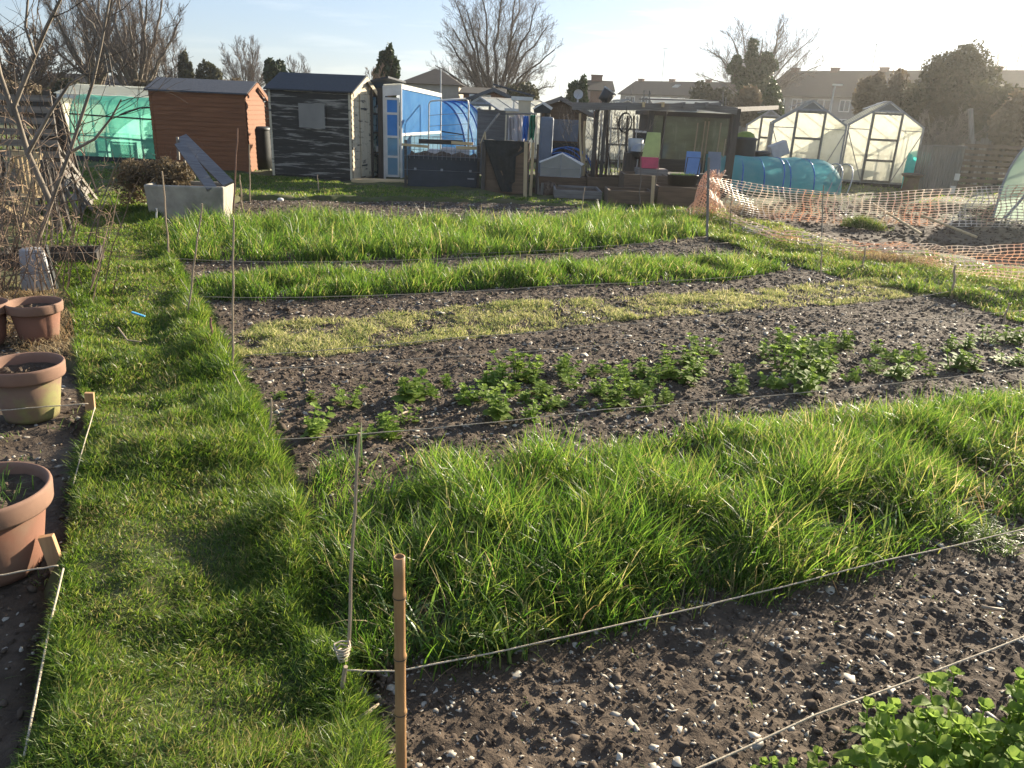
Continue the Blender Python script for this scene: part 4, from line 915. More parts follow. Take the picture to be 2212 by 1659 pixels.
# black shed
Yb = 16.9; rz = R(-10); xr = Xq(763, 392, Yb); w = (xr-Xq(583, 375, Yb))/math.cos(rz)*1.02; he = Zq(763, 198, Yb); hr = Zq(775, 167, Yb+.7)
shed('black shed with peeling paint, a pale boarded window and a bare gable end paled to look sunlit', (xr, Yb, 0), rz, w, 1.45, he, hr, M['shed_black'], M['shed_bare_painted_sun'], M['felt'], window=(-w+.69, -w+1.28, he-.76, he-.27, M['wall_grey']), door_side=(M['shed_bare_painted_sun'], .42, 1.2, 1.78), nb=14, fascia=M['shed_bare_painted_sun'])
mb = MB(); mb.box(0, -.1, 0, 1.25, .35, .07); o = mb.build('doorstep', M['new_wood']); o.location = (xr+.0, Yb-.12, 0); o.rotation_euler = (0, 0, R(4)); tag(o, 'pale timber step lying at the foot of the black shed gable', 'step')
# small brown shed seen in the gap, and a black water butt there
Yb = 20.2; xa = Xq(535, 300, Yb); xb = Xq(600, 300, Yb); t = thing('log_store', 'brown log and board stack in the gap between the two big sheds', 'wood stack', (xa, Yb, 0)); mb = MB(); rr = random.Random(4)
for k in range(9): mb.box(rr.uniform(-.1, .05), rr.uniform(0, .1), .95+k*.10, xb-xa+rr.uniform(-.2, .1), .6, .95+k*.10+.07)
mb.build('boards', M['brown_wood'], t)
mb = MB(); [mb.box(x, .02, 0, x+.08, .1, 2.0) for x in (0, xb-xa-.1)]; mb.build('posts', M['dark_post'], t)
def butt(x, y, Y, r, h, label, m='black', group=None, name='water_butt', taper=.9):
    t = thing(name, label, 'water butt' if name == 'water_butt' else 'bin', (Xq(x, y, Y), Y, 0), 0, group); mb = MB(); mb.lathe([(.001, 0), (r*taper, 0), (r*.98, h*.35), (r, h*.6), (r*.96, h*.93), (r*.97, h)], 28); mb.build('barrel', M[m], t, smooth=True)
    mb = MB(); mb.lathe([(r*1.04, h-.02), (r*1.05, h+.02), (r*.8, h+.05), (.001, h+.055)], 28); mb.build('lid', M[m], t, smooth=True); return t
butt(562, 340, 18.6, .27, .95, 'black water butt in the dark gap between the two big sheds')
# ---- blue-glazed greenhouse
Y0 = 17.9; xa = Xq(806, 385, Y0); xb = Xq(867, 385, Y0); H0 = Zq(866, 187, Y0); w = xb-xa
t = thing('blue_sheeted_greenhouse', 'narrow white-framed greenhouse glazed with blue sheet beside the black shed gable', 'greenhouse', (xa, Y0, 0), 0)
Ld = 3.2; H1 = H0-.1; sx = .55  # side runs back and to the right
S = lambda u, z: Vector((w+sx*u, Ld*u, z))
mb = MB()
for a, b_ in (((.42*w, 0, 0), (.42*w, 0, H0)), ((w, 0, 0), (w, 0, H0))): mb.bar(a, b_, .045, .045, (0, 1, 0))
mb.bar((.42*w, 0, H0-.10), (w, 0, H0-.06), .03, .22, (0, 0, 1)); mb.bar(S(0, H0), S(1, H1), .05, .09); mb.bar(S(1, 0), S(1, H1), .05, .05, (0, 1, 0)); mb.bar(S(0, .98), S(1, .98), .03, .06); mb.bar(S(0, .02), S(1, .02), .04, .06)
mb.build('frame', M['white'], t)
mb = MB(); mb.add([S(.0, 1.0), S(1, 1.0), S(1, H1), S(0, H0)], [(0,1,2,3)]); mb.build('upper_side_panel', M['bluepoly'], t, thick=.008)
mb = MB(); mb.add([S(.0, .02), S(1, .02), S(1, .96), S(0, .96)], [(0,1,2,3)]); mb.build('lower_side_panel', M['paleblue'], t, thick=.008)
dr = MB(); xd0, xd1 = .48*w, w-.04; dh = H0-.26
for z in (.08, .50, .93, 1.42, dh): dr.box(xd0, -.05, z-.025, xd1, -.02, z+.025)
dr.box(xd0-.01, -.052, .06, xd0+.035, -.018, dh+.02); dr.box(xd1-.035, -.052, .06, xd1+.005, -.018, dh+.02); door = dr.build('door', M['white'], t)
mb = MB(); mb.box(xd0+.03, -.037, .95, xd1-.03, -.033, dh-.02); mb.build('pane', M['bluepoly'], door); mb = MB(); mb.box(xd0+.03, -.037, .1, xd1-.03, -.033, .9); mb.build('pane', M['paleblue'], door)
mb = MB(); mb.bar((0, 0, 0), (0, 0, H0), .05, .05, (0, 1, 0)); mb.bar((.3*w, .02, 0), (.3*w, .02, H0-.05), .13, .06, (0, 1, 0)); [mb.box(0, .05, z, w*.42, .4, z+.03) for z in (.55, .98, 1.38, 1.75)]; mb.build('shelf', M['dark_post'], t)
mb = MB(); mb.box(-.15, .45, 0, w*.42, .48, H0-.1); mb.build('inner_panel', M['slate'], t); mb = MB(); mb.box(.03, .43, 1.0, w*.28, .445, H0-.4); mb.box(.03, .43, .5, w*.28, .445, .9); mb.build('inner_pane', M['paleblue'], t)
mb = MB(); mb.prism([(-.25, -.1, H0+.0), (w*.6, -.1, H0+.16), (w*.6, 2.5, H0+.14), (-.25, 2.5, H0-.05)], (0, 0, .04)); mb.build('roof', M['felt'], t)
mb = MB(); mb.prism([(.42*w, -.05, H0+.02), S(0, H0+.05)-Vector((0, .05, 0)), S(1, H1+.04), (.45*w, Ld, H0-.02)], (0, 0, .012)); mb.build('roof_sheet', M['clear'], t)
# pots on its shelves
for k, (z, x) in enumerate(((.58, .08), (1.01, .15), (1.41, .1))):
    mb = MB(); mb.lathe([(.001, 0), (.045, 0), (.06, .12), (.05, .12), (.048, .1)], 12); o = mb.build('flower_pot', M['white'] if k != 1 else M['terra']); o.location = (xa+x, Y0+.2, z); tag(o, ('white pot on the lowest shelf of the blue greenhouse', 'clay pot on the middle shelf of the blue greenhouse', 'white pot on the upper shelf of the blue greenhouse')[k], 'pot')
# ---- blue film polytunnel behind
Y0 = 22.5; xa = Xq(880, 330, Y0); xb = Xq(1012, 330, Y0+1); H = Zq(930, 216, Y0+.5); wT = xb-xa
t = thing('blue_polytunnel', 'rounded polytunnel with shiny blue film behind the blue greenhouse', 'polytunnel', (xa, Y0, 0)); LT = 4.0
def arc2(v, w=wT, H=H): a = math.pi*v; return (w/2-w/2*math.cos(a), H*math.sin(a)**.8)
mb = MB(); mb.grid(lambda u, v: (arc2(v)[0]+u*.6, u*LT+.0, arc2(v)[1]*(1-.03*abs(math.sin(u*3.14*4)))), 28, 24); mb.build('film', M['bluetun'], t, smooth=True)
mb = MB(); mb.add([(arc2(j/20)[0], 0.01, arc2(j/20)[1]*.98) for j in range(21)], [tuple(range(21))]); mb.build('end_film', M['bluetun'], t)
for u in (0, .25, .5, .75, 1): mb = MB(); mb.tube([(arc2(j/20)[0]+u*.6, u*LT-.02, arc2(j/20)[1]*1.005) for j in range(21)], .03, 6); mb.build('hoop', M['bluepipe'], t)
mb = MB(); mb.bar((wT*.33, -.04, 0), (wT*.33, -.04, H*.93), .05, .04, (0, 1, 0)); mb.bar((wT*.33, -.04, 1.0), (wT*.95, -.04, .9), .03, .03); mb.build('door_frame', M['black'], t)
# white tubular frame in front of it
Y0 = 19.5; a = (Xq(926, 320, Y0)); b = Xq(1012, 320, Y0); H = Zq(960, 219, Y0); H2 = Zq(1005, 219, Y0); t = thing('tubular_frame', 'white tubular frame with wires in front of the blue polytunnel', 'frame', (a, Y0, 0)); w = b-a
mb = MB(); mb.tube([(0, 0, 0), (0, 0, H-.08), (.03, 0, H-.02), (.08, 0, H), (w-.1, 0, H2+.06), (w-.04, 0, H2+.02), (w-.02, 0, H2-.08), (w, 0, 0)], .02, 8); mb.build('tube', M['white'], t, smooth=True)
mb = MB(); [mb.tube([(0, 0, z), (w, 0, z+.1)], .006, 4) for z in (.9, 1.15, 1.4)]; mb.build('wires', M['galv'], t)
# ---- greenhouses
def greenhouse(label, loc, rz, w, d, he, hr, group, vent=True, base=.12, name='greenhouse', glass='ghglass'):
    """gable end faces -y; origin centre of the front at ground"""
    t = thing(name, label, 'greenhouse', loc, rz, group); f = MB(); W = w/2; th = .03; A = M['alu']
    def bar(a, b, s=th): f.bar(a, b, s, s, (0, 1, 0) if abs(Vector(b)[1]-Vector(a)[1]) < .01 else (0, 0, 1))
    for y in (0, d):
        bar((-W, y, 0), (-W, y, he), .045); bar((W, y, 0), (W, y, he), .045); bar((-W, y, he), (0, y, hr), .045); bar((0, y, hr), (W, y, he), .045); bar((-W, y, base), (W, y, base), .05)
    nb = 4
    for k in range(1, nb): 
        y = d*k/nb
        for s in (-1, 1): bar((s*W, y, 0), (s*W, y, he), .028); bar((s*W, y, he), (0, y, hr), .028)
    for s in (-1, 1): bar((s*W, 0, he), (s*W, d, he), .05); bar((s*W, 0, base), (s*W, d, base), .05)
    bar((0, 0, hr), (0, d, hr), .05); dw = w*.2; dh = he+(hr-he)*.45
    bar((-dw, -.0, 0), (-dw, 0, dh+.1), .04); bar((dw, 0, 0), (dw, 0, dh+.1), .04)
    bar((-dw, 0, dh+.10), (dw, 0, dh+.10), .05); bar((-W, 0, he-.1), (-dw, 0, he-.1), .022); bar((dw, 0, he-.1), (W, 0, he-.1), .022)
    bar((-W, 0, he-.15), (-dw, 0, base), .022); bar((W, 0, he-.15), (dw, 0, base), .022)
    f.build('frame', A, t)
    g = MB(); e = .012
    zt = lambda x: hr-(hr-he)*abs(x)/W
    g.add([(-W+.02, e, base), (-dw, e, base), (-dw, e, zt(dw)-.02), (-W+.02, e, he)], [(0,1,2,3)]); g.add([(W-.02, e, base), (dw, e, base), (dw, e, zt(dw)-.02), (W-.02, e, he)], [(0,1,2,3)]); 
    g.add([(-W+.02, d-e, base), (W-.02, d-e, base), (W-.02, d-e, he), (0, d-e, hr-.02), (-W+.02, d-e, he)], [(0,1,2,3,4)])
    for s in (-1, 1): g.add([(s*(W-e), .02, base), (s*(W-e), d-.02, base), (s*(W-e), d-.02, he), (s*(W-e), .02, he)], [(0,1,2,3)])
    g.build('side_glass', M[glass], t)
    g = MB()
    for s in (-1, 1): g.add([(s*W, .02, he-.01), (s*W, d-.02, he-.01), (s*.02, d-.02, hr-.012), (s*.02, .02, hr-.012)], [(0,1,2,3)])
    g.build('roof_glass', M[glass], t)
    g = MB(); g.add([(-dw, e+.002, dh+.12), (dw, e+.002, dh+.12), (dw*.95, e+.002, zt(dw)-.02), (0, e+.002, hr-.03), (-dw*.95, e+.002, zt(dw)-.02)], [(0,1,2,3,4)]); g.build('gable_panel', M['wall_grey'], t)
    dd = MB(); 
    for z in (base+.03, base+(dh-base)*.33, base+(dh-base)*.64, dh+.04): dd.box(-dw+.02, -.045, z-.03, dw-.02, -.022, z+.03)
    dd.box(-dw+.005, -.047, base, -dw+.045, -.02, dh+.07); dd.box(dw-.045, -.047, base, dw-.005, -.02, dh+.07); door = dd.build('door', M['alu_brown'], t)
    g = MB(); g.add([(-dw+.04, -.035, base), (dw-.04, -.035, base), (dw-.04, -.035, dh), (-dw+.04, -.035, dh)], [(0,1,2,3)]); g.build('door_glass', M[glass], door)
    if vent:
        g = MB(); yv = d*.12; g.prism([(-W*.05, yv, hr+.02), (-W*.6, yv, he+(hr-he)*.4+.18), (-W*.6, yv+.6, he+(hr-he)*.4+.18), (-W*.05, yv+.6, hr+.02)], (0, 0, .02)); g.build('roof_vent', M['alu'], t)
    g = MB(); g.box(-W-.02, -.02, 0, W+.02, 0.03, base-.03); g.box(-W-.02, .03, 0, -W+.03, d, base-.03); g.box(W-.03, .03, 0, W+.02, d, base-.03); g.build('plinth', M['dark_wood'], t)
    return t
# shelves/plants inside greenhouses (seen as shadows through the dirty glass)
GH = [((1655,395),(1800,402),21.5,1740,217,1,'middle of three glass greenhouses at the right, with white box and black pots outside'),
      ((1815,402),(1962,400),22.4,1888,219,.12,'right hand and nearest-looking of three glass greenhouses, beside the teal sack'),
      ((1577,375),(1668,385),25.5,1650,237,1,'left, smallest and most hidden of three glass greenhouses')]
for i, (l, r_, Y, xm, yr_, he_k, lab) in enumerate(GH):
    xa, xb = Xq(l[0], l[1], Y), Xq(r_[0], r_[1], Y); 
    hr = Zq(xm, yr_, Y); he = Zq(l[0]-10, 264 if i == 0 else 268 if i == 1 else 268, Y)
    if i == 2: xa = Xq(1600, 385, Y); xb = Xq(1690, 385, Y)
    g = greenhouse(lab, ((xa+xb)/2, Y, 0), R(-15), xb-xa, 2.3, he, hr, 'glass greenhouses at the right')
    cx, w = (xa+xb)/2, xb-xa
    for k, (dx, dy, lab2) in enumerate(((-.28, 1.2, 'left'), (.28, 1.5, 'right'))):
        mb = MB(); mb.box(-w*.16, 0, .75, w*.16, 1.0, .79); [mb.box(x, y, 0, x+.04, y+.04, .75) for x in (-w*.15, w*.12) for y in (.02, .9)]
        o = mb.build('staging', M['grey_wood']); o.location = (cx+dx*w+.15, Y+dy*.6, .03); tag(o, 'wooden staging on the %s inside the %s greenhouse' % (lab2, ('middle', 'right hand', 'left, most hidden')[i]), 'shelf')
# far lean-to greenhouse behind the cage
greenhouse('small white-framed greenhouse with a sloping roof behind the compost cage', (Xq(1035, 320, 26), 26, 0), R(-38), 2.2, 3.2, 1.45, 1.95, None, vent=False, glass='clear')
# white box and black pots outside greenhouse
Yb = 21.0; c = Xq(1678, 400, Yb); mb = MB(); mb.lathe([(.001, 0), (.2, 0), (.25, .28), (.27, .28), (.27, .34), (.25, .34), (.2, .05)], 20)
zt_ = Zq(1678, 345, Yb); t = mb.build('black_pot', M['black'], smooth=True); t.location = (c, Yb, 0); t.scale = (1, 1, (zt_)/.34/1.0*.5); tag(t, 'lower large black pot standing before the middle greenhouse', 'pot', 'stacked black pots')
o = t.copy(); COL.objects.link(o); o.location = (c, Yb, zt_*.5); o['label'] = 'upper large black pot stacked under the tipped white box'
mb = MB(); mb.box(-.22, -.15, 0, .22, .15, .36, Matrix.Rotation(R(-24), 4, 'Y')); o = mb.build('white_box', M['cloth_white'], bevel=.02); o.location = (c-.03, Yb, zt_+.09); tag(o, 'tipped white plastic box on the black pots before the middle greenhouse', 'box')
# water butts left of greenhouse
butt(1600, 370, 20.4, .30, Zq(1600, 300, 20.4), 'tall black water butt at the right end of the pergola', group='black butts by the pergola')
butt(1640, 372, 20.6, .22, Zq(1630, 330, 20.6), 'shorter black water butt left of the middle greenhouse', group='black butts by the pergola')
o = MB(); o.lathe([(.24, 0), (.2, .08), (.1, .13), (.001, .14)], 16); o = o.build('moss_cushion', M['lime'], smooth=True); o.location = (Xq(1600, 370, 20.4), 20.4, Zq(1600, 300, 20.4)+.05); tag(o, 'lime green cushion on top of the tall black water butt', 'cushion')
# ---- slate bin in a wire cage with timbers on top
Yb = 16.5; xa = Xq(874, 403, Yb); xb = Xq(1035, 405, Yb); w = xb-xa; h1 = Zq(950, 338, Yb)
t = thing('slate_compost_bin', 'long low dark grey panelled compost bin inside wire mesh', 'compost bin', (xa, Yb, 0), R(2)); mb = MB()
mb.box(.06, 0, 0, w-.06, .03, h1*.56); mb.box(.06, .004, h1*.57, w-.06, .03, h1); mb.box(.06, .03, 0, .09, .9, h1); mb.box(w-.09, .03, 0, w-.06, .9, h1); mb.box(.06, .9, 0, w-.06, .93, h1); mb.build('panels', M['slate'], t)
mb = MB(); [mb.box(x, -.05, 0, x+.05, -.003, h1+.3) for x in (0, w-.05)]; mb.build('posts', M['dark_post'], t)
mb = MB(); [mb.box(x, -.012, h1*.56-.02, x+.05, -.001, h1*.56+.03) for x in (.2, w*.48, w*.86)]; mb.box(w*.84, -.012, h1*.30, w*.93, -.001, h1*.34); mb.build('latch', M['greypipe'], t)
mb = MB(); rr = random.Random(5); mb.grid(lambda u, v: (.1+u*(w-.2), .05+v*.82, h1-.03+.09*math.sin(v*3.1)*(.6+.4*math.sin(u*23+v*5))+rr.uniform(0, .03)), 24, 8); mb.build('compost', M['soil'], t)
mb = MB(); hm = h1+.38
for k in range(17): x = .02+k*(w-.04)/16; mb.tube([(x, -.06, h1*.9), (x, -.06, hm)], .004, 4)
for z in (h1*.55, h1*1.0, h1+.12, h1+.25, hm): mb.tube([(0, -.065, z), (w, -.065, z)], .004, 4)
mb.build('wire_mesh', M['galv'], t)
zt_ = hm
def timber(x0, y0, x1, y1, Y, s, m, label, Y1=None, s2=None): 
    a, b = Q(x0, y0, Y), Q(x1, y1, Y1 or Y); l = (a+b)/2; mb = MB(); mb.bar(a-l, b-l, s, s2 or s); o = mb.build('timber', M[m], bevel=.004); o.location = l; return tag(o, label, 'timber', 'timbers across the compost bin')
timber(905, 305, 1000, 308, Yb-.02, .09, 'dark_wood', 'thick dark timber laid along the top of the wire cage')
timber(975, 308, 1022, 311, Yb-.12, .06, 'new_wood', 'upper of two pale yellow timber ends on the right of the wire cage')
timber(985, 319, 1030, 320, Yb-.22, .065, 'new_wood', 'lower of two pale yellow timber ends on the right of the wire cage')
timber(868, 312, 925, 317, Yb-.2, .05, 'new_wood', 'pale pinkish timber end on the left of the wire cage')
for k, (x0, x1) in enumerate(((952, 982), (985, 1012), (922, 948))):
    a = Xq(x0, 340, 18.3); b = Xq(x1, 340, 18.3); z0, z1 = .3, Zq(x0, 318 if k < 2 else 322, 18.3); mb = MB(); mb.box(0, 0, 0, b-a, .3, z1-z0); o = mb.build('white_sack', M['cloth_white'], bevel=.04); o.location = (a, 18.3, z0); tag(o, ('bright white sack behind the middle of the wire cage', 'bright white sack behind the right of the wire cage', 'smaller white sack behind the left of the wire cage')[k], 'sack', 'white sacks behind the wire cage')
mb = MB(); mb.box(Xq(915, 330, 18.6), 0, 0, Xq(1020, 330, 18.6), 1.0, .3); o = mb.build('low_platform', M['grey_wood']); o.location = (0, 18.2, 0); tag(o, 'low timber platform carrying the white sacks', 'platform')
# ---- plywood compost bay with dark cloth
Yb = 15.9; xa = Xq(1042, 418, Yb); xb = Xq(1138, 420, Yb); w = xb-xa; h1 = Zq(1090, 308, Yb)
t = thing('plywood_bay', 'square bay of brown plywood sheets between timber posts', 'compost bay', (xa, Yb, 0), R(-2)); mb = MB(); mb.box(0, 0, 0, w, .02, h1); mb.box(0, .02, 0, .02, 1.0, h1); mb.box(w-.02, .02, 0, w, 1., h1); mb.build('panels', M['brown_wood'], t)
mb = MB(); mb.box(-.03, -.05, 0, .05, -.002, h1); mb.build('post', M['dark_post'], t)
mb = MB(); nU, nV = 22, 30
prof_l = lambda z: .0+.42*(1-z)**1.1*w; prof_r = lambda z: (w*(.98-.0*z) if z > .86 else w*(.72+.26*max(0, (z-.70)/.16)) if z > .7 else w*.72)-.05*w*(z < .2)
rr = random.Random(8)
def cl_(u, v):
    z = v; xl_ = prof_l(z); xr_ = prof_r(z); return (xl_+(xr_-xl_)*u, -.03-.02*math.sin(u*11+v*2)-.015*math.sin(v*9+u*4), .04+z*(h1-.0))
mb.grid(cl_, nU, nV); mb.grid(lambda u, v: (u*w*.98, -.03+v*.5, h1+.02+.015*math.sin(u*14)), 20, 5); o = mb.build('dark_cloth', M['cloth_dark'], thick=.006); o.location = (xa, Yb, 0); o.rotation_euler = (0, 0, R(-2)); tag(o, 'dark fabric draped down the front of the plywood bay', 'cloth')
for (tp, bt_, r, m, lab) in (((1136,307),(1134,423),.035,'new_wood_z','thickest pale sunlit post at the right corner of the plywood bay'), ((1152,308),(1146,420),.028,'new_wood_z','pale slim post just right of the thickest sunlit post'), ((1162,312),(1158,418),.022,'dark_post','dark post behind the two pale posts of the bay'), ((1158,362),(1163,418),.03,'grey_wood_z','short grey stake leaning at the foot of the bay posts'), ((1172,395),(1170,418),.03,'grey_wood_z','lowest stubby grey peg beside the leaf heap')):
    stake('wooden_post', tp, bt_, r, M[m], lab, 'post', square=True)
# ---- fence panels, tool handle, cream wall, cloths
def panel_fence(label, x0, x1, ytop, Y, nb=8, m='bluegrey_plank', rz=0):
    xa, xb = Xq(x0, 320, Y), Xq(x1, 320, Y); H = Zq((x0+x1)/2, ytop, Y); t = thing('board_fence', label, 'fence', (xa, Y, 0), rz); mb = MB(); weather(mb, 0, xb-xa, .03, H-.03, 0, nb, .02); mb.build('boards', M[m], t)
    mb = MB(); [mb.box(x-.035, .0, 0, x+.035, .07, H+.03) for x in (0.03, (xb-xa)/2, xb-xa-.03)]; mb.build('post', M['dark_post'], t); mb = MB(); mb.box(-.02, -.04, H-.03, xb-xa+.02, .09, H+.005); mb.build('capping', M['grey_wood'], t); return t
panel_fence('grey horizontal board fence panel in front of the brick garage', 1030, 1108, 238, 20.0)
t = thing('garden_fork', 'fork with a grey handle leaning above the plywood bay', 'tool'); a = Q(1078, 245, 17.3); b = Q(1048, 285, 17.0); mb = MB(); mb.bar(a, b, .04, .03); mb.build('handle', M['grey_wood_z'], t); mb = MB(); c = Q(1044, 300, 16.9); mb.tube([b, c+Vector((-.06, 0, -.1)), c+Vector((-.07, 0, -.5))], .015, 6); mb.tube([b, c+Vector((.06, 0, -.1)), c+Vector((.05, 0, -.5))], .015, 6); mb.tube([b, c+Vector((0.0, 0, -.6))], .014, 6); mb.build('tines', M['new_wood_z'], t); rel(t, (c.x, c.y, 0))
Y0 = 18.6; xa, xb = Xq(1090, 300, Y0), Xq(1146, 300, Y0); t = thing('cream_lean_to', 'small cream-walled lean-to with a white trim, behind the plywood bay', 'shed', (xa, Y0, 0)); Ha = Zq(1100, 240, Y0); Hb = Zq(1130, 217, Y0); w = xb-xa
mb = MB(); mb.box(0, 0, 0, w*.48, .9, Ha); mb.box(w*.48, 0.0, 0, w*.95, 1.2, Hb); mb.build('wall', M['cream'], t); mb = MB(); mb.box(-.03, -.04, Ha, w*.5, .5, Ha+.06); mb.box(w*.2, -.05, Hb, w*1.02, 1.3, Hb+.08); mb.bar((w*.3, -.01, Ha+.06), (w*.3, -.01, Hb), .03, .03, (0, 1, 0)); mb.build('trim', M['white'], t)
mb = MB(); mb.prism([(-w*.5, -.1, Hb+.30), (w*1.08, -.1, Hb+.09), (w*1.08, 1.5, Hb+.11), (-w*.5, 1.5, Hb+.32)], (0, 0, .03)); mb.build('roof', M['felt_grey'], t)
def cloth(x0, x1, y0, y1, Y, m, label, seed, name='hung_cloth'):
    a, b = Xq(x0, (y0+y1)/2, Y), Xq(x1, (y0+y1)/2, Y); z1, z0 = Zq(x0, y0, Y), Zq(x0, y1, Y); rr = random.Random(seed); ph = rr.uniform(0, 6)
    mb = MB(); mb.grid(lambda u, v: ((u-.5)*(b-a)*(1-.25*abs(math.sin(v*3+ph))), .05*math.sin(u*13+ph+v*3), (z1-z0)*(v-1)-.03*math.sin(u*9+ph)*(1-v)), 16, 14); o = mb.build(name, M[m], smooth=True, thick=.005); o.location = ((a+b)/2, Y, z1); return tag(o, label, 'cloth', 'cloths hung behind the plywood bay')
cloth(1096, 1112, 252, 306, 17.6, 'cloth_white', 'greyish white cloth hanging leftmost over the plywood bay', 1)
cloth(1106, 1134, 244, 306, 17.5, 'cloth_white', 'widest white cloth hanging over the plywood bay', 2)
cloth(1128, 1142, 250, 302, 17.3, 'cloth_blue', 'bright blue cloth hanging beside the white ones', 3)
cloth(1143, 1157, 248, 300, 17.3, 'cloth_green', 'dark green cloth hanging rightmost over the plywood bay', 4)
a = Q(1092, 246, 17.45); b = Q(1160, 246, 17.45); mb = MB(); mb.tube([a-a, b-a], .02, 6); mb.tube([Vector((.05, 0, 0)), Vector((.05, 0, -a.z))], .02, 6); mb.tube([b-a-Vector((.05, 0, 0)), b-a-Vector((.05, 0, b.z))], .02, 6); o = mb.build('drying_rail', M['grey_wood']); o.location = a; tag(o, 'rail from which the coloured cloths hang', 'rail')
# ---- brown gabled shed, tank, black box
Y0 = 19.4; xa, xb = Xq(1188, 330, Y0), Xq(1262, 330, Y0); w = xb-xa; he = Zq(1265, 248, Y0); hr = Zq(1205, 218, Y0)
t = thing('gabled_shed', 'dark brown gabled shed with a grey board across its front', 'shed', (xa, Y0, 0)); mb = MB(); pk = w*.22
mb.prism([(-.25, 0, 0), (w, 0, 0), (w, 0, he), (pk, 0, hr), (-.25, 0, he+.2)], (0, 1.8, 0)); mb.build('walls', M['brown_wood'], t)
mb = MB(); mb.prism([(-.4, -.12, he+.1), (pk, -.12, hr+.05), (w+.18, -.12, he-.05), (w+.18, -.12, he), (pk, -.12, hr+.11), (-.4, -.12, he+.16)], (0, 2.0, 0)); mb.build('roof', M['felt_grey'], t)
mb = MB(); mb.bar((pk, -.13, hr+.06), (w+.2, -.13, he-.04), .02, .09); mb.bar((pk, -.13, hr+.06), (-.4, -.13, he+.12), .02, .09); mb.build('barge_board', M['grey_wood'], t)
mb = MB(); mb.box(.02, -.03, Zq(1220, 305, Y0), w*.78, -.01, Zq(1220, 258, Y0)); mb.build('front_board', M['tank'], t)
mb = MB(); mb.box(.02, -.025, .1, w*.78, -.01, Zq(1220, 308, Y0)); mb.build('doorway', M['black'], t)
Y0 = 18.4; xa, xb = Xq(1164, 330, Y0), Xq(1192, 330, Y0); w = xb-xa; h = Zq(1180, 252, Y0); t = thing('water_tank', 'upright blue-grey plastic water tank left of the brown gabled shed', 'tank', ((xa+xb)/2, Y0, 0)); mb = MB(); mb.box(-w/2, -.25, 0, w/2, .25, h); mb.build('body', M['tank'], t, bevel=.06); mb = MB(); mb.lathe([(.07, h-.01), (.07, h+.05), (.001, h+.06)], 12); mb.build('cap', M['black'], t)
mb = MB(); a = Xq(1152, 250, 18.1); b = Xq(1192, 250, 18.1); z0 = h+.07; hz = Zq(1172, 224, 18.1); w2 = (b-a)/2
t = thing('black_box', 'black gable-roofed box standing on the blue-grey tank', 'box', ((a+b)/2, 18.4, z0)); q = hz-z0; mb.prism([(-w2*.9, -.2, 0), (w2*.8, -.2, 0), (w2*.9, -.2, q*.5), (0, -.2, q), (-w2, -.2, q*.45)], (0, .4, 0)); mb.build('box_body', M['black'], t); mb = MB(); mb.bar((-w2*1.05, -.21, q*.42), (0, -.21, q+.02), .02, .03); mb.bar((0, -.21, q+.02), (w2, -.21, q*.5), .02, .06); mb.build('roof_edge', M['white'], t)
# black square on a pole (1305, 195)
Y0 = 19.0; c = Q(1303, 208, Y0); t = thing('tipped_bucket', 'black bucket upended on a pole above the pergola beam', 'bucket', (c.x, Y0, 0)); mb = MB(); Mx = Matrix.Translation((0, 0, c.z-.12)) @ Matrix.Rotation(R(32), 4, 'Y'); mb.lathe([(.001, 0), (.13, 0), (.16, .28), (.13, .28)], 20); mb.v = [tuple(Mx @ Vector(v)) for v in mb.v]; mb.build('bucket_body', M['black'], t, smooth=True)
mb = MB(); Mr = Mx; mb.lathe([(.165, .27), (.17, .3), (.15, .3)], 20); mb.v = [tuple(Mr @ Vector(v)) for v in mb.v]; mb.build('rim', M['greypipe'], t); mb = MB(); mb.tube([(0, 0, 0), (0, 0, c.z)], .018, 6); mb.build('pole', M['dark_post'], t)
# ---- blue hoops with blue sheet, cold frame, timber beds
Y0 = 18.6; xa, xb = Xq(1166, 370, Y0), Xq(1278, 370, Y0); w = xb-xa; H = Zq(1220, 318, Y0); t = thing('blue_hoop_cloche', 'low cloche of blue pipe hoops over crumpled blue sheet behind the cold frame', 'cloche', ((xa+xb)/2, Y0, .0)); mb = MB()
z0 = .28
for k, (dx, y, s) in enumerate(((0, 0, 1), (-.1, .35, .93), (.08, .7, .97), (-.15, -.2, .8))): mb = MB(); mb.tube([(dx-w/2*s*math.cos(math.pi*j/18), y, z0+(H-z0)*s*math.sin(math.pi*j/18)) for j in range(19)], .016, 6); mb.build('hoop', M['bluepipe'], t, smooth=True)
mb = MB(); mb.grid(lambda u, v: (-w*.47+u*w*.9, .1+v*.5, z0+(H-z0)*.72*math.sin(math.pi*min(1, .06+u*.94))**.7*(1-.2*v)+.03*math.sin(u*19+v*7)), 30, 8); mb.build('sheet', M['bluepipe'], t, smooth=True, thick=.01)
mb = MB(); mb.box(-w/2-.05, -.3, 0, w/2+.05, .9, z0); mb.build('bed_box', M['brown_wood'], t)
Y0 = 17.2; xa, xb = Xq(1167, 378, Y0), Xq(1262, 382, Y0); w = xb-xa; z0 = Zq(1215, 382, Y0); zr = Zq(1220, 334, Y0)-z0; ze = Zq(1170, 352, Y0)-z0; t = thing('cold_frame', 'small translucent white gabled cold frame on a timber bed', 'cold frame', (xa, Y0, z0)); D = .55
mb = MB(); mb.add([(0,0,0),(w*.9,0,0),(w*.9,0,ze),(w*.47,0,zr),(0,0,ze), (0,D,0),(w,D,0),(w,D,ze),(w*.5,D,zr),(0,D,ze)], [(0,1,2,3,4),(5,6,7,8,9),(1,6,7,2),(0,5,9,4)]); mb.build('side_panels', M['clear'], t)
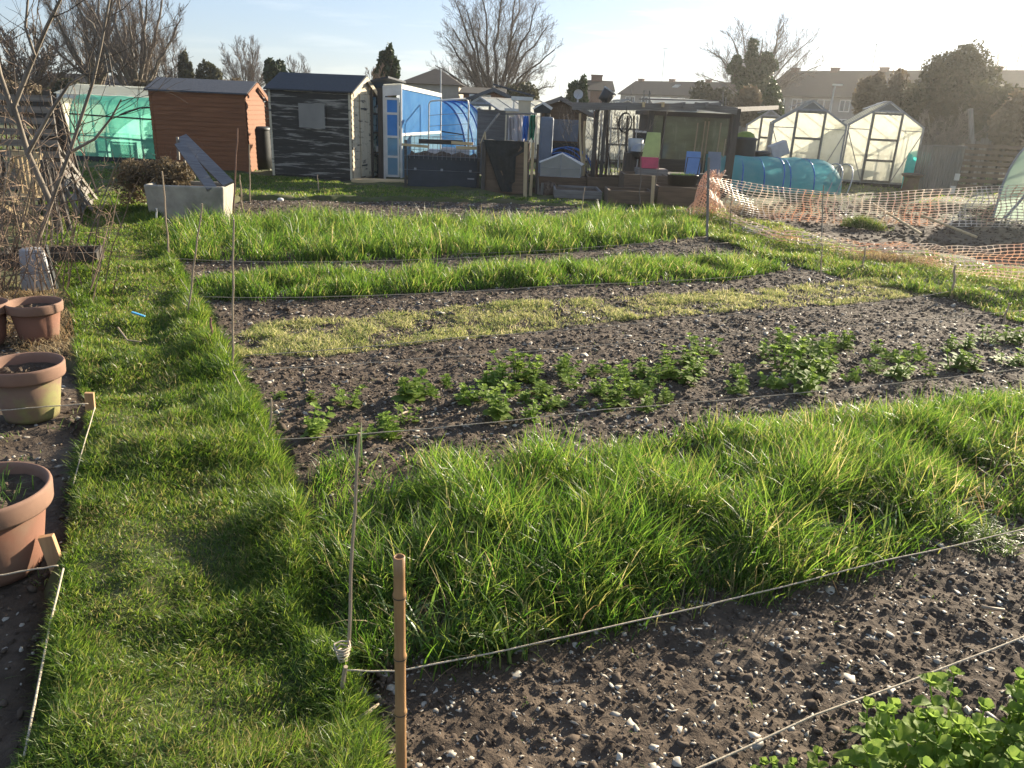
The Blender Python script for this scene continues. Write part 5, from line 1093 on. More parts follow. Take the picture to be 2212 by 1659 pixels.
mb = MB(); mb.add([(-.03,-.02,ze),(w*.47,-.02,zr+.01),(w*.5,D,zr+.01),(-.02,D,ze)], [(0,1,2,3)]); mb.add([(w*.47,-.02,zr+.01),(w*.93,-.02,ze-.02),(w*1.03,D,ze-.02),(w*.5,D,zr+.01)], [(0,1,2,3)]); mb.build('lid', M['white'], t, thick=.012)
mb = MB(); [mb.bar((x, -.01, 0), (x, -.01, z), .018, .018, (0, 1, 0)) for x, z in ((0, ze), (w*.45, zr), (w*.9, ze))]; mb.bar((0, -.01, .005), (w*.9, -.01, .005), .02, .02); mb.bar((0, -.012, ze*.65), (w*.9, -.012, ze*.65), .01, .01); mb.build('frame', M['greypipe'], t)
mb = MB(); mb.box(0, 0, 0, w*1.1, .9, z0-.002); o = mb.build('timber_bed', M['brown_wood']); o.location = (xa-.05, Y0-.1, 0); tag(o, 'brown timber bed box under the white cold frame', 'raised bed', 'timber raised beds')
def bedbox(label, x0, x1, yb, ytop, Y, d, m='brown_wood', wall=.05, fill=True, rz=0, name='raised_bed'):
    xa, xb = Xq(x0, yb, Y), Xq(x1, yb, Y); h = Zq((x0+x1)/2, ytop, Y); w = xb-xa; t = thing(name, label, 'raised bed', (xa, Y, 0), rz, 'timber raised beds'); mb = MB()
    mb.box(0, 0, 0, w, wall, h); mb.box(0, d-wall, 0, w, d, h); mb.box(0, wall, 0, wall, d-wall, h); mb.box(w-wall, wall, 0, w, d-wall, h); mb.build('boards', M[m], t, bevel=.006)
    mb = MB(); mb.box(wall, wall, 0, w-wall, d-wall, h*(.75)); mb.build('soil', M['soil'], t); return t, h, w, xa
bedbox('empty low timber bed frame lying on the grass before the cold frame', 1197, 1300, 427, 412, 15.5, 1.1, 'grey_wood', .04)
bedbox('narrow timber bed behind the low empty frame', 1268, 1400, 405, 385, 17.0, .9)
bedbox('long low sleeper bed in front of the pergola', 1312, 1412, 442, 413, 14.9, .8)
bedbox('tall brown timber bed below the yellow board', 1345, 1440, 420, 378, 15.8, .9)
tt, hb, wb, xab = bedbox('sleeper bed carrying the black tub of seedlings', 1418, 1530, 445, 405, 14.9, .9)
stake('wooden_post', (1412,380), (1408,445), .03, M['new_wood_z'], 'pale split post between the two sleeper beds', 'post', square=True)
# leaf heap
c = P(1185, 418); rr = random.Random(2); mb = MB(); mb.grid(lambda u, v: (math.cos(u*6.283)*v*.42*(1+.1*math.sin(u*19)), math.sin(u*6.283)*v*.3, .26*(1-v**1.3)+.035*math.sin(u*40+v*20)*v-.02+rr.uniform(-.012, .012)), 40, 14); o = mb.build('leaf_heap', M['pile']); o.location = (c.x, c.y+.2, 0); tag(o, 'low heap of brown leaves beside the bay posts', 'leaf heap')
# black tub
Y0 = 15.2; xa, xb = Xq(1441, 400, Y0), Xq(1508, 400, Y0); w = (xb-xa)/2; h = Zq(1475, 380, Y0)-hb; t = thing('black_tub', 'wide black tub of seedlings on a sleeper bed', 'tub', ((xa+xb)/2, Y0+.1, hb)); mb = MB()
mb.lathe([(.001, 0), (w*.9, 0), (w*.98, h), (w*1.03, h), (w*1.03, h+.02), (w*.95, h+.015), (w*.9, h*.7)], 28); mb.v = [(x, y*.55, z) for x, y, z in mb.v]; mb.build('tub_body', M['black'], t, smooth=True)
mb = MB(); mb.grid(lambda u, v: (math.cos(u*6.283)*v*w*.93, math.sin(u*6.283)*v*w*.5, h*.85), 20, 4); mb.build('soil', M['soil'], t); g = MB()
for k in range(60): a = rr.uniform(0, 6.28); q = math.sqrt(rr.random())*w*.85; x, y = math.cos(a)*q, math.sin(a)*q*.5; l = rr.uniform(.05, .13); g.add([(x-.006, y, h*.84), (x+.006, y, h*.84), (x+rr.uniform(-.03, .03), y, h*.84+l)], [(0,1,2)])
g.build('seedlings', M['weed'], t)
# ---- pergola
Y0 = 17.6
def beam(x0, y0, x1, y1, Y, w, h, m, label, name='pergola_beam', Y1=None, parent=None):
    a, b = Q(x0, y0, Y), Q(x1, y1, Y1 or Y); mb = MB(); mb.bar(a, b, w, h); return mb.build(name, M[m], parent)
t = thing('pergola', 'weathered timber pergola over the cluttered shelter in the middle', 'pergola')
beam(1236, 229, 1505, 232, Y0, .06, .15, 'grey_wood', 0, 'front_beam', parent=t); beam(1500, 228, 1592, 240, Y0-.02, .06, .14, 'grey_wood', 0, 'front_beam', parent=t)
beam(1380, 214, 1560, 218, Y0+1.8, .05, .03, 'grey_wood', 0, 'rear_rail', parent=t); beam(1560, 238, 1680, 232, Y0, .05, .10, 'grey_wood', 0, 'side_beam', Y1=22.5, parent=t)
for x, y, s, m_ in ((1392, 400, .11, 'dark_post'), (1571, 395, .15, 'dark_post'), (1278, 400, .09, 'dark_post'), (1296, 405, .07, 'dark_post')):
    mb = MB(); xx = Xq(x, y, Y0+.05); mb.bar((xx, Y0+.08, -.1), (xx, Y0+.08, Zq(x, 236, Y0)+.02), s, s, (0, 1, 0)); mb.build('post', M[m_], t)
for x in (1391, 1433, 1478, 1528, 1556):
    mb = MB(); a = Q(x, 226, Y0-.15); mb.bar(a, a+Vector((0, 2.2, -.03)), .05, .10); mb.build('rafter', M['new_wood'] if x < 1440 else M['grey_wood'], t)
for x, y0, y1 in ((1391, 195, 222), (1403, 196, 222), (1562, 198, 232), (1568, 210, 232)):
    mb = MB(); mb.bar(Q(x, y0, Y0), Q(x, y1+6, Y0), .02, .02); mb.build('upright', M['grey_wood_z'], t)
rel(t, (Xq(1392, 400, Y0), Y0, 0))
# shelter with a big window, right half of the pergola
Y1 = 19.0; xa, xb = Xq(1396, 380, Y1), Xq(1565, 380, Y1); w = xb-xa; zt_ = Zq(1480, 252, Y1); t = thing('window_shed', 'dark shed with one big window with a painted reflection, under the pergola', 'shed', (xa, Y1, 0)); z0 = Zq(1480, 345, Y1)
mb = MB(); mb.box(0, 0, 0, w, .04, z0); mb.box(0, 0, z0, .05, .04, zt_); mb.box(w-.05, 0, z0, w, .04, zt_); mb.box(0, .04, 0, .04, 2.0, zt_); mb.box(w-.04, .04, 0, w, 2.0, zt_); mb.box(0, 2.0, 0, w, 2.04, zt_); mb.build('walls', M['dark_wood'], t)
mb = MB(); mb.box(-.1, -.12, zt_, w+.1, 2.2, zt_+.10); mb.build('roof_edge', M['dark_wood'], t)
mb = MB(); mb.add([(.1, -.1, zt_+.11), (w-.05, -.1, zt_+.11), (w-.05, 1.5, zt_+.42), (.1, 1.5, zt_+.42)], [(0,1,2,3)]); mb.build('roof_sheet', M['clear'], t, thick=.01)
wn = MB(); wn.box(.05, .015, z0, w-.05, .022, zt_); wm = mat('painted_reflection_pane', (.17,.18,.10), (.09,.10,.055), 1.6, .12, 0, (.6,1,2.2), spec=.8, c3=(.30,.29,.20), s3=2.2, lo3=.55, hi3=.75, stretch3=(2.5,1,.6)); wo_ = wn.build('window', wm, t)  # greenish reflection painted into the pane colour as stretched noise
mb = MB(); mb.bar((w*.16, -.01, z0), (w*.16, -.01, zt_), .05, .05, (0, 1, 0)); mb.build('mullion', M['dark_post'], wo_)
for k, (x, yt, yb) in enumerate(((1506, 265, 318), (1522, 262, 312), (1530, 262, 316), (1556, 265, 312), (1566, 300, 350))):
    a = Q(x, yt, Y1-.15); b = Q(x-2, yb, Y1-.15); mb = MB(); mb.tube([(0, 0, -a.z), (0.02, 0, 0)], .015, 6); o = mb.build('leaning_cane', M['cane']); o.location = a; tag(o, ('leftmost thin cane before the big shed window', 'second thin cane before the big shed window', 'third thin cane before the big shed window', 'thin cane before the right end of the big shed window', 'cane beside the right pergola post')[k], 'cane', 'canes before the shed window')
# boards
def board(x0, x1, yt, yb, Y, m, label, name, cat, tilt=8, thick_=.02, shear=0, z=None, bev=.004):
    a, b = Xq(x0, yb, Y), Xq(x1, yb, Y); z0 = Zq(x0, yb, Y) if z is None else z; h = Zq(x0, yt, Y)-z0; mb = MB(); w = b-a
    mb.prism([(0, 0, 0), (w, 0, 0), (w-shear*.2, .15, h), (shear, .15, h)], (0, thick_, 0)); o = mb.build(name, M[m], bevel=bev); o.location = (a, Y, z0); return tag(o, label, cat)
board(1386, 1426, 285, 342, 16.6, 'yellow', 'pale yellow-green board leaning behind the red crate', 'yellow_board', 'board', shear=.09)
c = board(1386, 1424, 340, 363, 16.35, 'red', 'red mesh crate below the yellow board', 'red_crate', 'crate', thick_=.25)
for z_, y_ in ((Zq(1386, 363, 16.5), 16.3),): mb = MB(); mb.box(Xq(1375, 380, 16.4), 0, 0, Xq(1440, 380, 16.4), .5, z_-.003); o = mb.build('low_bench', M['grey_wood']); o.location = (0, y_, 0); tag(o, 'low grey bench under the red crate', 'bench')
o = board(1478, 1512, 327, 376, 16.9, 'blueboard', 'left blue board leaning below the big shed window', 'blue_board', 'board', shear=.03)
o = board(1528, 1556, 328, 374, 16.9, 'tank', 'right dull blue-grey board beside the right pergola post', 'blue_board', 'board')
mb = MB(); mb.box(0, 0, 0, Xq(1570, 380, 17)-Xq(1440, 380, 17), .45, Zq(1500, 376, 16.9)-.003); o = mb.build('low_bench', M['dark_wood']); o.location = (Xq(1440, 380, 17), 16.85, 0); tag(o, 'long low dark bench under the two blue boards', 'bench')
a = Q(1483, 340, 16.85); mb = MB(); mb.tube([(0, 0, -.42), (.03, 0, 0), (.3, 0, -.0), (.27, 0, -.35)], .012, 5); o = mb.build('hose_loop', M['black']); o.location = a; tag(o, 'black pipe bent over the left blue board', 'pipe')
# clutter between the posts
rr = random.Random(31)
rk = [(1252,245,1262,395,.03,'new_wood_z','cream post at the left of the pole clutter'), (1262,262,1268,330,.035,'new_wood_z','short cream post hanging tools at the left of the clutter'), (1284,240,1290,400,.03,'rust','red-brown pole in the pole clutter'), (1300,245,1298,398,.018,'white','thin white pole left of the hose coil'), (1312,238,1310,392,.035,'bark','dark rough trunk-like pole in the clutter'), (1322,245,1318,350,.014,'white','thin white pole right of the dark rough one'), (1334,252,1345,345,.016,'cane','leaning cane behind the hose coil'), (1345,245,1340,320,.014,'white','short white pole by the hose coil'), (1355,250,1352,395,.025,'dark_post','dark thin pole right of the hose coil'), (1362,250,1340,395,.014,'cane','cane crossing behind the hose coil'), (1370,250,1374,390,.02,'bark','dark crooked pole by the cabinet'), (1308,300,1330,395,.014,'bark','bent dark stick at the foot of the clutter'), (1378,250,1376,330,.015,'white','thin white pole by the pergola post')]
for x0, y0, x1, y1, r_, m_, lab in rk:
    Yk = 18.0+rr.uniform(-.2, .6); a = Q(x0, y0, Yk); b = Vector((Xq(x1, y1, Yk-.1), Yk-.1, 0)); mb = MB(); n = 6; mb.tube([(b+Vector((0,0,-.05))).lerp(a, k/n)-b+Vector((rr.uniform(-.02, .02), 0, 0)) for k in range(n+1)], [r_]*(n+1), 6); o = mb.build('leaning_pole', M[m_]); o.location = b; tag(o, lab, 'pole', 'poles stacked under the pergola')
t = thing('climbing_stems', 'tangle of bare climbing stems around the poles under the pergola', 'climber', (Xq(1320, 395, 18.2), 18.2, 0)); mb = MB()
for k in range(16): branch(mb, Vector((rr.uniform(-.7, .7), rr.uniform(-.3, .4), 0)), Vector((rr.gauss(0, .2), 0, 1)), .8, .012, 3, rr, .25, (2, 3), .5, .75, .004, 4, .25, 4)
mb.build('stems', M['bark_pale'], t)
c = Q(1351, 265, 17.5); mb = MB(); [mb.tube([(math.cos(k/20*6.2832)*(.13+.01*j), .02*j, math.sin(k/20*6.2832)*(.19+.01*j)) for k in range(21)], .009, 5, cap=False) for j in range(3)]; mb.tube([(0, 0, .2), (0, 0, .34)], .005, 4); o = mb.build('hose_coil', M['black'], smooth=True); o.location = c; tag(o, 'coil of black hose hanging from the pergola beam', 'hose')
xa, xb = Xq(1366, 350, 18.8), Xq(1396, 350, 18.8); h = Zq(1380, 287, 18.8); t = thing('black_cabinet', 'black cabinet with a white lid behind the pergola post', 'cabinet', (xa, 18.8, 0)); mb = MB(); mb.box(0, 0, 0, xb-xa, .4, h); mb.build('cabinet_body', M['black'], t, bevel=.01); mb = MB(); mb.box(-.01, -.02, h, xb-xa+.01, .42, h+.04); mb.build('lid', M['white'], t, bevel=.01)
c = Q(1384, 328, 17.0); t = thing('kettle_barbecue', 'dark dome-lidded barbecue in front of the black cabinet', 'barbecue', (c.x, 17.0, 0)); mb = MB(); mb.lathe([(.001, c.z-.2), (.14, c.z-.14), (.22, c.z), (.22, c.z+.01)], 20); mb.build('bowl', M['black'], t, smooth=True); mb = MB(); mb.lathe([(.225, c.z+.01), (.17, c.z+.13), (.06, c.z+.17), (.001, c.z+.175)], 20); mb.build('lid', M['greyplastic'], t, smooth=True)
for a in (0, 2.1, 4.2): mb = MB(); mb.tube([(math.cos(a)*.12, math.sin(a)*.12, c.z-.13), (math.cos(a)*.24, math.sin(a)*.24, 0)], .012, 5); mb.build('leg', M['greypipe'], t)
c = Q(1374, 300, 16.9); c = Q(1366, 382, 16.7); mb = MB(); mb.box(-.28, -.15, 0, .28, .15, .02, Matrix.Rotation(R(-6), 4, 'X')); o = mb.build('white_tray', M['white']); o.location = (Xq(1372, 385, 16.6), 16.6, Zq(1372, 385, 16.6)); tag(o, 'white shallow tray on the narrow bed by the barbecue', 'tray'); mb = MB(); mb.box(-.26, -.13, 0, .26, .13, o.location.z-.02); o2 = mb.build('block', M['dark_wood']); o2.location = (o.location.x, 16.62, 0); tag(o2, 'dark block under the white shallow tray', 'block')
for (x, y, w_, h_, Y, m_, lab) in ((1178, 268, 0, 0, 0, 0, 0),): pass
c = Q(1413, 300, 17.2); mb = MB(); mb.lathe([(.001, 0), (.15, .0), (.17, .28), (.14, .3)], 20); o = mb.build('white_tub', M['greypipe'], smooth=True); o.location = (Xq(1373, 310, 17.3), 17.3, Zq(1373, 330, 17.3)); tag(o, 'pale grey tub standing on a dark crate by the left pergola post', 'tub'); mb = MB(); mb.box(-.2, -.2, 0, .2, .2, o.location.z-.003); o2 = mb.build('dark_crate', M['dark_post']); o2.location = (o.location.x, 17.3, 0); tag(o2, 'dark upright crate under the pale grey tub', 'crate')
# far glass sheds glimpsed through clutter
greenhouse('distant greenhouse glimpsed between the clutter poles', (Xq(1350, 290, 27), 27, 0), R(4), 3.0, 2.5, 1.5, 2.1, None, vent=False, glass='clear')
# ---- turquoise low tunnel
a = Vector((Xq(1543, 412, 18.3), 18.3, 0)); b = Vector((Xq(1850, 425, 18.3), 18.9, 0)); L = (b-a).length; H = Zq(1700, 341, 18.8)
t = thing('turquoise_net_tunnel', 'low hooped tunnel covered with turquoise netting before the greenhouses', 'net tunnel', a, math.atan2(b.y-a.y, b.x-a.x)); D = 1.3
def tun(u, v, s=1.): 
    e = 1 if u < .8 else math.sqrt(max(0, 1-((u-.8)/.22)**2)); a_ = math.pi*v
    sag = 1-.03*abs(math.sin(u*math.pi*4.5))
    return (u*L, D/2-D/2*math.cos(a_)*s*(.4+.6*e), H*(math.sin(a_)**.7)*sag*(.35+.65*e))
mb = MB(); mb.grid(lambda u, v: tun(u, v), 60, 20); mb.build('netting', M['tealtun'], t, smooth=True)
mb = MB(); mb.add([tun(0, j/20) for j in range(21)], [tuple(range(21))]); mb.build('end_netting', M['tealtun'], t)
for u in (.015, .19, .36, .50, .56, .74): 
    mb = MB(); mb.tube([(tun(u, j/16)[0]+(.10 if u in (.19, .5) else .02)*math.sin(j/16*3.14), tun(u, j/16)[1], tun(u, j/16)[2]*.985) for j in range(17)], .017, 6); mb.build('hoop', M['bluepipe'], t, smooth=True)
for dx in (.92, .99, 1.07): mb = MB(); mb.tube([(L*dx-.25+.3*math.sin(math.pi*j/16), D/2-D/2*math.cos(math.pi*j/16), H*.86*math.sin(math.pi*j/16)) for j in range(17)], .016, 6); mb.build('bare_hoop', M['greypipe'], t, smooth=True)
# ---- teal sack, chimney pot, slatted bin, pallet fence, post
c = (Xq(1982, 385, 22.0), 22.0, 0); mb = MB(); w = .38; hz = Zq(1985, 335, 22.0); rr = random.Random(9)
mb.grid(lambda u, v: (math.cos(u*6.2832)*w*(1-.12*v+.08*math.sin(u*25+v*5)), math.sin(u*6.2832)*w*(1-.1*v+.06*math.sin(u*19)), v*hz*(1+.1*math.sin(u*6.28))), 40, 12); o = mb.build('teal_sack', M['tealbag'], smooth=False); o.location = c; tag(o, 'bright teal woven sack between the right greenhouse and the slatted bin', 'sack')
t = thing('chimney_pot', 'brown clay chimney pot in front of the right greenhouse', 'chimney pot', (Xq(1965, 408, 20.5), 20.5, 0)); zc_ = Zq(1965, 374, 20.5); mb = MB(); mb.lathe([(.20, 0), (.18, zc_*.7), (.19, zc_*.8)], 24); mb.build('pot_body', M['terra_mossy'], t, smooth=True); mb = MB(); mb.lathe([(.19, zc_*.8), (.26, zc_*.88), (.27, zc_*.95), (.2, zc_), (.14, zc_), (.13, zc_*.6)], 24); mb.build('rim', M['brown_wood'], t, smooth=True)
Y0 = 20.6; xa, xb = Xq(1997, 405, Y0), Xq(2062, 408, Y0); w = xb-xa; h = Zq(1992, 314, Y0); t = thing('slatted_bin', 'tall compost bin of upright grey slats with a slim pale top rail', 'compost bin', (xa, Y0, 0), R(-6)); 
for nm, (x0, y0, x1, y1) in (('front_slats', (0, 0, w, 0)), ('side_slats', (w, 0, w+.2, .9)), ('back_slats', (0, .9, w, .9))):
    mb = MB(); n = 14
    for k in range(n): u = (k+.1)/n; v = (k+.72)/n; A = Vector((x0+(x1-x0)*u, y0+(y1-y0)*u, 0)); B = Vector((x0+(x1-x0)*v, y0+(y1-y0)*v, 0)); mb.prism([A, B, B+Vector((0, 0, h)), A+Vector((0, 0, h))], (-.012, .02, 0))
    mb.build(nm, M['grey_wood_z'], t)
mb = MB(); mb.box(-.03, -.04, h-.02, w+.03, -.005, h+.03); mb.bar((w, 0, h+.02), (w+.2, .9, h+.02), .05, .03); mb.build('top_rail', M['grey_wood'], t)
mb = MB(); mb.box(w-.12, -.05, h*.32, w-.0, -.02, h*.46); mb.box(w-.16, -.05, h*.05, w-.04, -.02, h*.2); mb.build('white_block', M['white'], t)
Y0 = 22.8; xa, xb = Xq(2062, 400, Y0), Xq(2145, 400, Y0); w = xb-xa; h = Zq(2100, 310, Y0); t = thing('pallet_fence', 'fence of old wooden pallets between the slatted bin and the pale mesh tunnel', 'fence', (xa, Y0, 0)); mb = MB()
for k in range(8): mb.box(0, -.03, .05+k*h/8, w+.6, 0, .05+k*h/8+h/8*.62)
mb.build('boards', M['brown_wood'], t); mb = MB(); [mb.box(x, .002, 0, x+.09, .1, h) for x in (0, w*.33, w*.66, w, w+.5)]; mb.build('posts', M['dark_post'], t)
stake('wooden_post', (2096,235), (2104,400), .06, M['grey_wood_z'], 'tall grey post behind the pallet fence', 'post', square=True)
stake('wooden_post', (2022,285), (2016,330), .05, M['grey_wood_z'], 'short pale stake behind the slatted bin', 'post', square=True)
# ---- pale mesh tunnel at the right edge
x0 = Xq(2160, 440, 15.5); t = thing('mesh_tunnel', 'large pale green mesh tunnel cut by the right edge', 'polytunnel', (x0, 15.6, 0), R(-36)); H = Zq(2230, 262, 16.5); W = 3.4
def ar(v): a = math.pi*v; return (W/2-W/2*math.copysign(abs(math.cos(a))**.8, math.cos(a)), H*1.08*math.sin(a)**.62)
mb = MB(); mb.grid(lambda u, v: (ar(v)[0]+.04*math.sin(u*21+v*13), u*4.5, ar(v)[1]*(1-.04*abs(math.sin(u*8)))), 24, 26); mb.build('mesh_cover', M['mesh_green'], t, smooth=True)
mb = MB(); mb.add([(ar(j/24)[0], 0, ar(j/24)[1]) for j in range(25)], [tuple(range(25))]); mb.build('end_cover', M['mesh_green'], t); 
for y in (-.02, 1.5, 3, 4.5): mb = MB(); mb.tube([(ar(j/20)[0], y, ar(j/20)[1]*.99) for j in range(21)], .022, 6); mb.build('hoop', M['greyplastic'], t)
mb = MB(); mb.tube([(.2, -.05, 0), (.8, -.05, H*.65)], .03, 6); mb.build('prop', M['greyplastic'], t)
# ---- orange barrier net
def net(name, fn, nu, nv, label, m=None, cat='netting'):
    """fn(u, v) -> Vector, oval holes cut in every cell"""
    V = []; F4 = []; oc = 8
    for j in range(nv):
        for i in range(nu):
            o = len(V); cu, cv = (i+.5)/nu, (j+.5)/nv; hu, hv = .5/nu, .5/nv
            for (a, b) in ((-1,-1),(0,-1),(1,-1),(1,0),(1,1),(0,1),(-1,1),(-1,0)): V.append(fn(cu+a*hu, cv+b*hv))
            for (a, b) in ((-.84,-.68),(0,-.84),(.84,-.68),(.91,0),(.84,.68),(0,.84),(-.84,.68),(-.91,0)): V.append(fn(cu+a*hu, cv+b*hv))
            for k in range(8): k2 = (k+1) % 8; F4.append((o+k, o+k2, o+8+k2, o+8+k))
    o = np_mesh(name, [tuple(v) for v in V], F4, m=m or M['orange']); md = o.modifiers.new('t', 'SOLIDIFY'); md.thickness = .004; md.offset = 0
    return tag(o, label, cat, 'orange barrier netting')
def poly_at(pts, u):
    # arclength-free piecewise lerp of tuples
    n = len(pts)-1; t = min(max(u, 0), 1)*n; i = min(int(t), n-1); f = t-i; return [pts[i][k]*(1-f)+pts[i+1][k]*f for k in range(len(pts[0]))]
# (x, y, ztop, zbot) standing run behind the dark plot
back = []
for (xt, yt, yb, Y) in ((1530, 382, 432, 13.2), (1580, 388, 458, 13.25), (1640, 398, 470, 13.35), (1700, 406, 476, 13.45), (1775, 414, 480, 13.5), (1850, 419, 483, 13.6), (1930, 415, 486, 13.7), (2010, 409, 488, 13.7), (2090, 404, 488, 13.7), (2150, 402, 490, 13.75), (2230, 398, 492, 13.8)):
    a = Q(xt, yt, Y); back.append((a.x, Y, a.z, max(.0, Zq(xt, yb, Y))))
back[0] = (P(1527, 515).x+.06, 11.6, Zq(1530, 382, 11.6), Zq(1530, 420, 11.6)); 
a = Q(1580, 388, 12.6); back[1] = (a.x, 12.6, a.z, Zq(1580, 455, 12.6))
def fnb(u, v):
    x, y, zt, zb = poly_at(back, u); v2 = v; bl = .05*math.sin(u*40)*math.sin(3.14*v)+.04*math.sin(u*23+v*6); crush = .22*max(0, math.sin(u*14-1))*v*(1-v)
    return Vector((x+.02*math.sin(v*9+u*31), y+bl-.12*(1-v)*(.5+.5*math.sin(u*17)), zb+(zt-zb)*(v-crush)))
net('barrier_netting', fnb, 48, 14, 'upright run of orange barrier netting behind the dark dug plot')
fr = []
for (xt, yt, xb_, yb) in ((1528, 392, 1528, 460), (1560, 450, 1545, 478), (1610, 482, 1590, 500), (1680, 505, 1665, 525), (1750, 508, 1735, 535), (1790, 515, 1780, 540), (1860, 532, 1850, 558), (1950, 530, 1940, 566), (2010, 534, 2005, 580), (2060, 538, 2060, 598), (2130, 537, 2120, 607), (2212, 530, 2200, 617), (2250, 526, 2240, 622)):
    b = P(xb_, yb); a = Q(xt, yt, b.y+.12); fr.append((a.x, a.y, max(.05, a.z), b.x, b.y, .01))
def fnf(u, v):
    ax_, ay_, az_, bx_, by_, bz_ = poly_at(fr, u); low = 1-min(1, az_/.5)
    w_ = math.sin(v*3.14)*(.02+.16*low)
    return Vector((bx_+(ax_-bx_)*v+.03*math.sin(v*19+u*50)*low, by_+(ay_-by_)*v-w_*math.sin(v*9+u*7), bz_+(az_-bz_)*v+.05*low*abs(math.sin(v*8+u*33))+.02))
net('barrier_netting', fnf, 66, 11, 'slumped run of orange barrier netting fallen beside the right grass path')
# bundle at the post
c = P(1512, 470); rr = random.Random(21)
def fnc(u, v): 
    a = u*6.283*1.6; r_ = .22*(1-.5*v)+.06*math.sin(a*3+v*7); return Vector((c.x+.0+math.cos(a)*r_+.12*(1-v)*0-.02+.2*v, c.y+math.sin(a)*r_*.6, .02+.75*v**.9+.04*math.sin(a*5)))
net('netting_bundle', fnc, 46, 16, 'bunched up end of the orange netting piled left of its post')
for (x0, y0, x1, y1, lab) in ((1885, 440, 1990, 505, 'long straight pole lying behind the upright netting, at its left'), (1990, 465, 2110, 512, 'long straight pole lying behind the upright netting, at its right')):
    a, b = P(x0, y0, .3), P(x1, y1, .06); a.y = 15.2; a = P(x0, y0, .25); mb = MB(); mb.tube([Vector((0,0,0)), b-a], .02, 6); o = mb.build('lying_pole', M['new_wood']); o.location = a; tag(o, lab, 'pole')
# ============================================================ TREES, HOUSES, FAR THINGS
def bare_tree(label, x, ybase, Y, height, spread_px, seed, m='bark', stems=7, lev=5, r=.16, group=None, trunk=.12, up=.14, sp=.42, ang=.75, twm='twig', ratio=.74, sides=6, fork=(2,3), minr=.007, cb=.5):
    rr = random.Random(seed); c = Vector((Xq(x, ybase, Y), Y, 0)); t = thing('bare_tree', label, 'tree', c, 0, group); mb = MB(); tw = MB()
    h0 = height*trunk; mb.tube([(0, 0, -.3), (0, 0, h0*.5), (.02, 0, h0)], [r*1.5, r*1.25, r*1.15], 9, cap=False)
    W = spread_px/F_PX*Y*.5; cz = h0+(height-h0)*cb; rz_ = height-cz; rl = cz-h0*.8
    def inside(p):
        q = math.sqrt((p.x/W)**2+(p.y/W)**2+((p.z-cz)/(rz_ if p.z > cz else rl))**2)
        return q
    def curve(a, d0, b, n, wob):
        out = []; L = (b-a).length
        for i in range(n+1):
            u = i/n; c_ = a+d0*(L*.55); p = a*(1-u)**2+c_*(2*u*(1-u))+b*u*u
            out.append(p+Vector((rr.gauss(0, 1), rr.gauss(0, 1), rr.gauss(0, 1)))*(wob*L*(0 < i < n)))
        return out
    def sprout(p, d, L, r0, lev):
        b = p+(d*.8+Vector((0, 0, up*1.3))).normalized()*L; q = inside(b)
        if q > 1.03:
            b = p+(b-p)*max(.25, 1.0-(q-1.0)*1.4)
        pts = curve(p, d, b, 4 if lev else 3, .05); L = (b-p).length
        (tw if lev < 2 else mb).tube(pts, [max(minr, r0*(1-.75*i/(len(pts)-1))) for i in range(len(pts))], 4 if lev >= 2 else 3, cap=False)
        if lev == 0: return
        n = rr.randint(5, 7) if lev >= 2 else rr.randint(4, 6)
        for k in range(n):
            u = .2+.8*(k+rr.random())/n; i = min(int(u*(len(pts)-1)), len(pts)-2); f = u*(len(pts)-1)-i; q0 = pts[i].lerp(pts[i+1], f); dd = (pts[i+1]-pts[i]).normalized()
            o = Matrix.Rotation(rr.uniform(0, 6.283), 3, dd) @ dd.orthogonal().normalized(); sprout(q0, (dd*math.cos(sp)+o*math.sin(sp)*1.1).normalized(), L*rr.uniform(.38, .62), max(minr, r0*.45), lev-1)
    for k in range(stems):
        a = 2.399963*k+rr.uniform(-.3, .3); e = ((k+.5)/stems)  # spread targets over the crown
        zt = 1-(1.25 if cb > .45 else 1.6)*e; s_ = math.sqrt(max(0, 1-zt*zt)); tgt = Vector((math.cos(a)*W*s_, math.sin(a)*W*s_, cz+zt*(rz_ if zt > 0 else rl)))*1.0
        st = Vector((0, 0, h0*rr.uniform(.75, 1.02))); hor = Vector((math.cos(a), math.sin(a), 0)); d0 = (hor*(.25+.5*e)+Vector((0, 0, 1))).normalized()
        pts = curve(st, d0, tgt, 9, .012); L = (tgt-st).length; r0 = r*rr.uniform(.28, .42)
        mb.tube(pts, [r0*(1-.8*i/9)+minr for i in range(10)], 6, cap=False)
        for j in range(lev*3+2):
            u = .22+.76*(j+rr.random())/(lev*3+2); i = min(int(u*9), 8); q0 = pts[i].lerp(pts[i+1], u*9-i); dd = (pts[i+1]-pts[i]).normalized(); o = Matrix.Rotation(rr.uniform(0, 6.283), 3, dd) @ dd.orthogonal().normalized()
            sprout(q0, (dd*math.cos(sp)+o*math.sin(sp)*1.1).normalized(), L*rr.uniform(.16, .30)*(1.15-.5*u), r0*(1-.7*u)*.24, 2)
    mb.build('trunk', M[m], t, smooth=True); tw.build('twigs', M[twm], t)
    return t
def hgt(x, y, Y): return Zq(x, y, Y)
bare_tree('tallest bare fan-shaped tree in the centre of the skyline, reaching the top of the picture', 1068, 215, 60, hgt(1068, -55, 60), 245, 11, stems=26, lev=5, r=.42, trunk=.06, sp=.5, up=.10, minr=.006, cb=.42)
bare_tree('left of the two large multi-stemmed bare trees at the upper left', 205, 180, 52, hgt(205, -60, 52), 190, 12, stems=15, lev=5, r=.42, trunk=.20, sp=.42, up=.25, m='bark_pale', group='large bare trees at the upper left', minr=.006)
